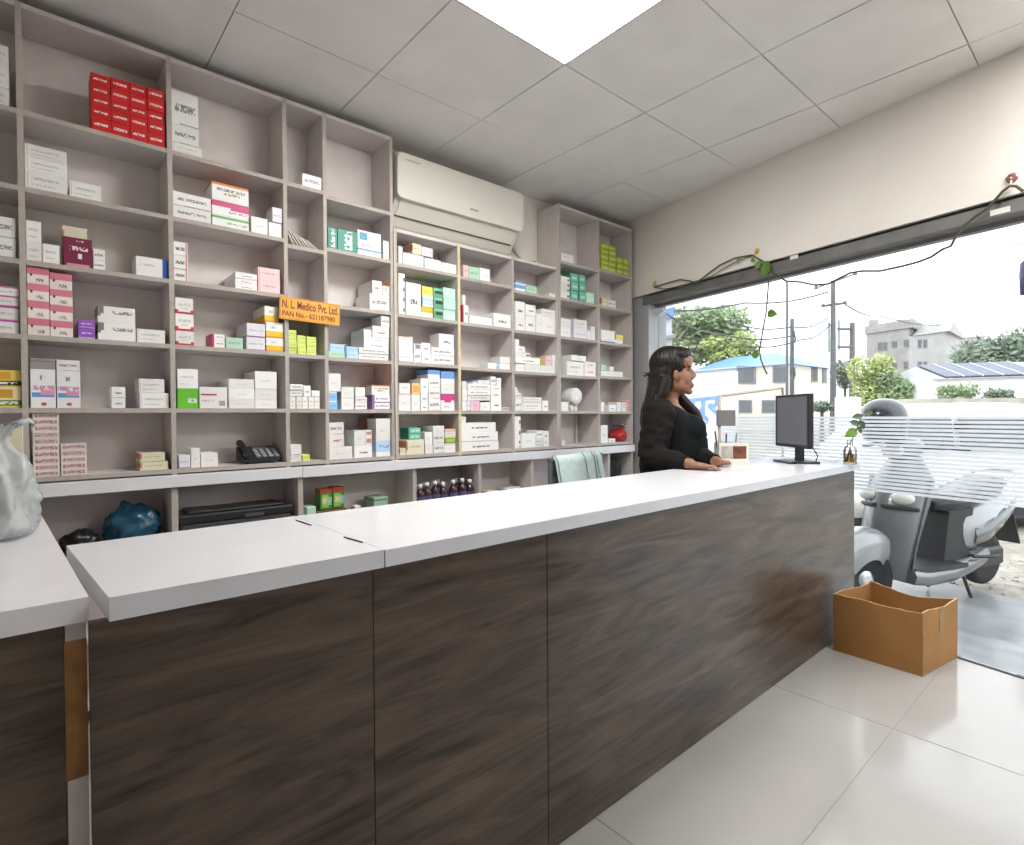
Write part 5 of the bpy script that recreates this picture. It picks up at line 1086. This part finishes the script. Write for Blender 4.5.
for x0, x1, xa, xb in ((.98, 1.75, 1.32, 1.75), (1.82, 2.6, 1.82, 2.6), (2.66, 3.35, 2.66, 3.10)):
    MB().prism([Q(x0, .0, .93), Q(x1, .0, .93), Q(xb, .075, 1.30), Q(xa, .075, 1.30)], -cy_*.012).build('side_window', M_CARG, car)
for x in (.70, 3.0):
    for y in (.02, 1.45):
        t = MB().lathe([(.16, 0), (.26, .01), (.285, .03), (.285, .12), (.26, .15), (.16, .15)], Q(x, y-.02, .285), 22, cy_).build('wheel', M_TYRE, car)
        MB().lathe([(.02, -.006), (.15, -.004), (.165, .004), (.165, .01)], Q(x, y-.02, .285), 18, cy_).build('hubcap', M_STEEL, t)
# ---- far side: shop wall with painted letters
M_FWALL = pm('far_white_wall', (.66, .67, .70), .8, .05, 3); M_BLUEP = pm('blue_paint', (.20, .34, .72), .6, .15, 8); M_CREAM = pm('house_cream', (.66, .62, .55), .8, .06, 2)
M_BROOF = pm('blue_roof_sheet', (.16, .32, .66), .45, .12, 4); M_GREYB = pm('weathered_plaster', (.33, .315, .30), .85, .16, 1.2); M_WIN = pm('far_window_glass', (.10, .11, .13), .15, .2, 4); M_WFR = pm('far_window_frame', (.22, .21, .20), .6, .1, 6)
def face(P, Q_): return P, Q_
def bldg(mb, foot, z0, z1):
    return mb.prism([(p.x, p.y, z0) for p in foot], (0, 0, z1-z0))
def ground(p): return Vector((p.x, p.y, GZ-.055))
def winpart(parent, P, Qq, px0, py0, px1, py1, name='window', m=None, fm=None):
    """window on the vertical wall through P and Qq, corners by pixel"""
    a, b, c, d = onVP(px0, py0, P, Qq), onVP(px1, py0, P, Qq), onVP(px1, py1, P, Qq), onVP(px0, py1, P, Qq)
    n = Vector((Qq.y-P.y, P.x-Qq.x, 0)).normalized(); n = n if n.dot(CAM-P) > 0 else -n
    w = MB().prism([a+n*.005, b+n*.005, c+n*.005, d+n*.005], n*.06).build(name, fm or M_WFR, parent)
    cen_ = (a+b+c+d)/4
    sh_ = [cen_+(q-cen_)*.82+n*.065 for q in (a, b, c, d)]
    MB().prism(sh_, n*.012).build('pane', m or M_WIN, w)
P1, P2 = ground(atd(655, 413, 12.5)), ground(atd(738, 413, 11.0)); bk = Vector((_f.x, _f.y, 0)).normalized()
ztp = atd(715, 373, 11.4).z
sw_ = thing('painted_wall', 'white roadside wall with large blue painted letters behind the woman', 'wall', (P1+P2)/2)
bldg(MB(), [P1, P2, P2+bk*.35, P1+bk*.35], GZ-.055, ztp).build('wall', M_FWALL, sw_)
nv2 = Vector((P2.y-P1.y, P1.x-P2.x, 0)).normalized(); nv2 = nv2 if nv2.dot(CAM-P1) > 0 else -nv2
la, lb_ = onVP(689, 426, P1, P2), onVP(722, 424, P1, P2); lt = onVP(700, 398.5, P1, P2)
try:
    fit_text('पुर', la+nv2*.01, (lb_-la).normalized(), up_(1), (lb_-la).length, lt.z-la.z, nv2, .02).build('lettering', M_BLUEP, sw_)
except Exception as e: print('text', e)
# blue-roofed house
A, B_, C_ = ground(atd(690, 413, 50)), ground(atd(789, 413, 42)), ground(atd(828, 413, 47)); D_ = A+(C_-B_)
ze = atd(789, 362, 42).z
hs_ = thing('house', 'cream two-storey house with a bright blue hipped roof', 'house', (A+C_)/2)
bldg(MB(), [A, B_, C_, D_], GZ-.055, ze).build('wall', M_CREAM, hs_)
cen_ = (A+B_+C_+D_)/4
def ov(p, k=1.06): q = cen_+(p-cen_)*k; return Vector((q.x, q.y, ze-.15))
zr_ = ze+1.25; r1 = A.lerp(D_, .5).lerp(B_.lerp(C_, .5), .22); r2 = A.lerp(D_, .5).lerp(B_.lerp(C_, .5), .72); r1 = Vector((r1.x, r1.y, zr_)); r2 = Vector((r2.x, r2.y, zr_))
a_, b_, c_, d_ = ov(A), ov(B_), ov(C_), ov(D_)
MB().add([a_, b_, c_, d_, r1, r2], [(0, 1, 5, 4), (1, 2, 5), (2, 3, 4, 5), (3, 0, 4), (0, 3, 2, 1)]).build('roof', M_BROOF, hs_)
for q in ((737, 366, 756, 384), (773, 366, 793-6, 383)): winpart(hs_, A, B_, *q)
for q in ((811, 366, 817, 382), (825-3, 367, 829-3, 383)): winpart(hs_, B_, C_, *q)
winpart(hs_, A, B_, 739, 400, 752, 413); winpart(hs_, A, B_, 762, 400, 776, 413)
# grey apartment building
G1, G2, G3 = ground(atd(866, 413, 66)), ground(atd(944, 413, 58)), ground(atd(962, 413, 64)); G4 = G1+(G3-G2)
gb = thing('apartment_building', 'weathered grey apartment building with small windows and gabled top', 'building', (G1+G3)/2)
zf_ = atd(868, 331, 66).z; zg = atd(943, 332, 58).z
Gm = G1.lerp(G2, .58); Gm2 = Gm+(G3-G2)
bldg(MB(), [G1, Gm, Gm2, G4], GZ-.055, zf_-.4).build('wall', M_GREYB, gb); bldg(MB(), [Gm, G2, G3, Gm2], GZ-.055, zg).build('wall', pm('pale_plaster', (.42, .41, .40), .85, .1, 1.2), gb)
o1 = (G1-Gm).normalized()*.6-bk*.6
bldg(MB(), [G1+o1, Gm-bk*.6, Gm2, G4+(G1-Gm).normalized()*.6], zf_-.4, zf_+.55).build('parapet', M_GREYB, gb)
zr2 = atd(945, 320, 60).z; m1, m2 = Gm.lerp(Gm2, .5), G2.lerp(G3, .5)
ee = [Vector((p.x, p.y, zg)) for p in (Gm-bk*.5, G2-bk*.7, G3+(G3-Gm2).normalized()*.6+bk*.5, Gm2+bk*.5)]
MB().add(ee+[Vector((m1.x, m1.y, zr2)), Vector((m2.x, m2.y, zr2))], [(0, 1, 5, 4), (2, 3, 4, 5), (1, 2, 5), (3, 0, 4), (0, 3, 2, 1)]).build('roof', pm('pale_roof', (.36, .345, .34), .8, .1, 2), gb)
for q in ((878, 342, 882, 351), (883, 342, 887, 351), (892, 341, 897, 348), (904, 339.5, 909, 347), (892, 362, 897, 370), (904, 361.5, 908, 369), (918, 339.5, 921.5, 348), (923.5, 339.5, 927, 348), (918, 361.5, 921.5, 370), (923.5, 361.5, 927, 370), (922, 383, 926, 392)): winpart(gb, G1, G2, *q)
for k, x in enumerate((873, 902)):
    p = ground(atd(x, 413, 66)); MB().box((p.x-.4, p.y-.4, zf_+.5), (p.x+.4, p.y+.4, zf_+1.3)).build('roof_post', M_GREYB, gb)
H1, H2 = ground(atd(955, 413, 78)), ground(atd(984, 413, 76)); zh = atd(970, 338, 77).z; zh2 = atd(970, 329, 77).z
h2_ = thing('house', 'pale gabled house farther back right of the grey apartment building', 'house', (H1+H2)/2)
bldg(MB(), [H1, H2, H2+bk*6, H1+bk*6], GZ-.055, zh).build('wall', M_CREAM, h2_)
h1u, h2u = Vector((H1.x, H1.y, zh))-bk*.5, Vector((H2.x, H2.y, zh))-bk*.5+(H2-H1).normalized()*.5
MB().add([h1u, h2u, h2u+bk*7, h1u+bk*7, h1u+bk*3.5+up_(zh2-zh), h2u+bk*3.5+up_(zh2-zh)], [(0, 1, 5, 4), (2, 3, 4, 5), (1, 2, 5), (3, 0, 4), (0, 3, 2, 1)]).build('roof', MATS['pale_roof'], h2_)
winpart(h2_, H1, H2, 960, 347, 963, 353); winpart(h2_, H1, H2, 958, 358, 962, 362)
# solar house
S1, S2 = ground(atd(931, 413, 27)), ground(atd(1110, 413, 24)); zs_ = atd(960, 379, 26.5).z; zs2 = atd(960, 365.5, 28.5).z
sh2 = thing('house', 'low white house with dark solar panels on its sloping roof', 'house', (S1+S2)/2)
bldg(MB(), [S1, S2, S2+bk*4, S1+bk*4], GZ-.055, zs_).build('wall', pm('solar_house_white', (.80, .80, .80), .8, .04, 2), sh2)
su, sv = Vector((S1.x, S1.y, zs_))-bk*.3, Vector((S2.x, S2.y, zs_))-bk*.3; rise = bk*2.3+up_(zs2-zs_)
MB().add([su, sv, sv+rise, su+rise+(sv-su).normalized()*.6, sv+bk*4.5, su+bk*4.5], [(0, 1, 2, 3), (3, 2, 4, 5), (0, 3, 5), (1, 4, 2)]).build('roof', pm('roof_grey_sheet', (.5, .5, .52), .6, .1, 3), sh2)
M_PV = pm('solar_cell', (.05, .06, .11), .18, .2, 3); L_ = (sv-su)
for k in range(5):
    a = su+L_*(.02+.115*k)+rise*.04+up_(.05)+(L_.normalized()*.3); b = a+L_*.107
    MB().prism([a, b, b+rise*.9+L_.normalized()*.12, a+rise*.9+L_.normalized()*.12], up_(.05)).build('solar_panel', M_PV, sh2)
    MB().prism([b+up_(.02), b+L_*.008+up_(.02), b+L_*.008+rise*.9+up_(.02)+L_.normalized()*.12, b+rise*.9+up_(.02)+L_.normalized()*.12], up_(.05)).build('panel_frame', M_FWALL, sh2)
# corner building at left edge of the window
E1, E2 = ground(atd(640, 413, 30)), ground(atd(672, 413, 28)); zt_ = atd(655, 322, 29).z
eb = thing('building', 'pale building at the left edge of the window with a blue roof strip', 'building', (E1+E2)/2)
bldg(MB(), [E1, E2, E2+bk*6, E1+bk*6], GZ-.055, zt_).build('wall', M_FWALL, eb)
bldg(MB(), [E1-bk*.4, E2-bk*.4, E2+bk*6, E1+bk*6], zt_, zt_+.5).build('roof', M_BROOF, eb)
winpart(eb, E1, E2, 651, 345, 660, 368)
bldg(MB(), [E1-bk*.7, E2-bk*.7, E2, E1], atd(655, 342, 29).z, atd(655, 339, 29).z).build('balcony_slab', M_GREYB, eb)
# compound wall and kerb hedge
K1, K2 = ground(atd(902, 413, 20)), ground(atd(1200, 413, 18))
T(bldg(MB(), [K1, K2, K2+bk*.3, K1+bk*.3], GZ-.055, 1.68), 'compound_wall', pm('mossy_wall', (.42, .40, .34), .9, .25, 2), 'low mossy compound wall across the road', 'wall')
cbx = ground(atd(848, 413, 22)); MB_ = MB().box((cbx.x-.55, cbx.y-.3, GZ-.055), (cbx.x+.55, cbx.y+.3, atd(848, 397, 22).z)); T(MB_, 'meter_box', M_CREAM, 'cream box at the foot of the utility poles', 'box')
# ---- trees
def foliage(mb, c, rx, ry, rz, n, s):
    for k in range(n):
        u = Vector((random.gauss(0, 1), random.gauss(0, 1), random.gauss(0, 1))).normalized(); r = random.uniform(.55, 1.05)
        p = c+Vector((u.x*rx*r, u.y*ry*r, u.z*rz*r)); a = Vector((random.gauss(0, 1), random.gauss(0, 1), random.gauss(0, 1))).normalized(); b = a.orthogonal().normalized()
        l = s*random.uniform(.6, 1.3); mb.add([p-a*l, p+b*l*.5, p+a*l, p-b*l*.5], [(0, 1, 2, 3)])
    return mb
M_TRK = pm('bark', (.12, .10, .08), .9, .3, 12)
def tree(name, label, px, py0, py1, d, wpx, col, n, leafs, blobs=7, cat='tree', group='trees across the road'):
    g_ = ground(atd(px, 413, d)); zt = atd(px, py0, d).z; zb = max(GZ, atd(px, py1, d).z); w = wpx*d/F/2
    t = thing(name, label, cat, g_, group); h = (zt-zb)
    MB().tube([g_, g_+up_(zb-GZ+h*.5)], [w*.09+.05, w*.05+.03], 8).build('trunk', M_TRK, t)
    fo = MB()
    for k in range(blobs):
        a = 2*math.pi*k/blobs; rr = .55 if k else 0
        c = g_+_r0*(w*rr*math.cos(a))+bk*(w*.5*rr*math.sin(a))+up_(zb-GZ+h*(.5+.28*math.sin(a*1.7+k)))
        foliage(fo, c, w*.5, w*.5, h*.34, n//blobs, leafs)
    fo.build('crown', col, t)
G_M = pm('leaf_mid', (.26, .34, .17), .6, .3, .8); G_D = pm('leaf_dark', (.19, .24, .17), .6, .3, .8); G_Y = pm('leaf_yellow', (.40, .46, .16), .6, .3, .8)
tree('tree', 'broad green tree above the blue roof behind the woman', 712, 306, 360, 56, 92, G_M, 5200, .34, 9)
tree('tree', 'yellow-green bushy tree just left of the blue roof', 730, 336, 365, 53, 56, G_Y, 2200, .24, 6)
tree('tree', 'dark green tree mass at the right behind the solar house', 1008, 336, 385, 50, 96, G_D, 4200, .30, 8)
tree('shrub', 'bright green shrub beside the utility poles', 872, 358, 405, 30, 44, G_Y, 2200, .14, 6, 'shrub', 'shrubs across the road')
tree('shrub', 'mid green hedge shrub below the grey apartment building', 903, 373, 408, 29, 52, G_M, 2600, .13, 7, 'shrub', 'shrubs across the road')
tree('shrub', 'small shrub in front of the white solar house left part', 958, 385, 408, 22, 40, G_M, 1100, .10, 6, 'shrub', 'shrubs across the road')
tree('shrub', 'small grey-green shrub in front of the white solar house right part', 1000, 384, 408, 22, 30, G_D, 800, .10, 5, 'shrub', 'shrubs across the road')
tree('shrub', 'grey-green low shrub at the blue house corner', 822, 398, 413, 26, 30, G_D, 700, .10, 5, 'shrub', 'shrubs across the road')
tree('shrub', 'dark thin tree between the two utility poles', 845, 352, 395, 38, 30, G_D, 700, .16, 5, 'shrub', 'shrubs across the road')
# ---- poles and wires
M_POLE = pm('pole_concrete', (.13, .13, .135), .8, .15, 4); M_WIRE = pm('wire', (.10, .10, .11), .6, .1, 10); M_INS = pm('insulator', (.16, .13, .13), .4, .1, 10)
def pole(label, px, pytop, d, r0, r1):
    g_ = ground(atd(px, 413, d)); zt = atd(px, pytop, d).z
    t = thing('utility_pole', label, 'pole', g_, 'utility poles'); MB().tube([g_, Vector((g_.x, g_.y, zt))], [r0, r1], 10).build('mast', M_POLE, t); return t, g_
def arm(t, g_, x0, x1, y0, y1, d, r=.06):
    a, b = atd(x0, y0, d), atd(x1, y1, d); MB().tube([a, b], r, 6).build('crossarm', M_POLE, t)
    for q in (a, b): MB().lathe([(.03, 0), (.11, .02), (.11, .2), (.04, .25)], q-up_(.1), 8).build('insulator', M_INS, t)
t1, g1 = pole('tall concrete utility pole with two crossarms', 833, 281, 34, .20, .13); arm(t1, g1, 816, 855, 288, 274, 34, .05); arm(t1, g1, 823, 845, 306, 303, 34, .08)
MB().tube([atd(829, 322, 33.9), atd(829, 352, 33.9)], .05, 6).build('cable_duct', M_POLE, t1); MB().tube([atd(839, 320, 33.9), atd(839, 350, 33.9)], .05, 6).build('cable_duct', M_POLE, t1)
t2, g2 = pole('shorter concrete utility pole right of the tall one', 852, 323, 36, .20, .16)
for y in (329, 347): MB().tube([atd(838, y, 35), atd(853, y, 36)], .08, 6).build('brace', M_POLE, t2)
t3, g3 = pole('slim grey lamp post in front of the blue-roofed house', 787, 282, 26, .07, .05)
t4, g4 = pole('dark pole wrapped in tangled cables before the blue-roofed house', 792, 319, 30, .12, .10)
for k in range(7): MB().tube([atd(792+random.uniform(-3, 3), 322+k*9, 29.9), atd(792+random.uniform(-4, 4), 330+k*9, 29.8), atd(792+random.uniform(-3, 3), 338+k*9, 29.9)], .05, 5).build('cable_coil', M_WIRE, t4)
def wire(pts, label, r=.03):
    r *= 1.7
    P = [atd(*p) for p in pts]; out = []
    for i in range(len(P)-1):
        for k in range(6): t = k/6; out.append(P[i].lerp(P[i+1], t)-up_(.25*math.sin(math.pi*t)))
    out.append(P[-1]); T(MB().tube(out, r, 5), 'overhead_wire', M_WIRE, label, 'wire', 'overhead wires')
wire([(640, 309, 30), (745, 303, 32), (828, 292, 34)], 'overhead wire from the window corner to the tall pole top', .03)
wire([(660, 310, 25), (720, 334, 30), (792, 336, 30)], 'sagging overhead wire across the green tree', .025)
wire([(730, 322, 30), (792, 327, 30), (828, 318, 34)], 'overhead wire from tree to the lower crossarm', .025)
wire([(740, 345, 30), (800, 340, 30), (830, 325, 34)], 'overhead wire just above the blue roof', .025)
wire([(846, 305, 34), (880, 316, 45), (940, 325, 60)], 'thin overhead wire from the crossarm towards the apartment building', .03)
wire([(855, 274, 34), (930, 262, 30), (1040, 236, 25)], 'thin overhead wire rising to the right across the sky', .015)
# dark lamp head cut by the right edge of the picture
lh = atd(1027, 279, 9); t = thing('street_lamp', 'dark lamp head cut off by the right picture edge', 'lamp', ground(lh))
MB().tube([ground(lh)+_r0*.25, lh+_r0*.25+up_(.35), lh+_r0*.05+up_(.33)], .03, 8).build('post', M_POLE, t)
MB().lathe([(.03, .33), (.09, .26), (.10, .08), (.085, -.25), (.02, -.27)], lh, 16).build('lamp_head', pm('lamp_navy', (.02, .02, .07), .3, .1, 10), t)
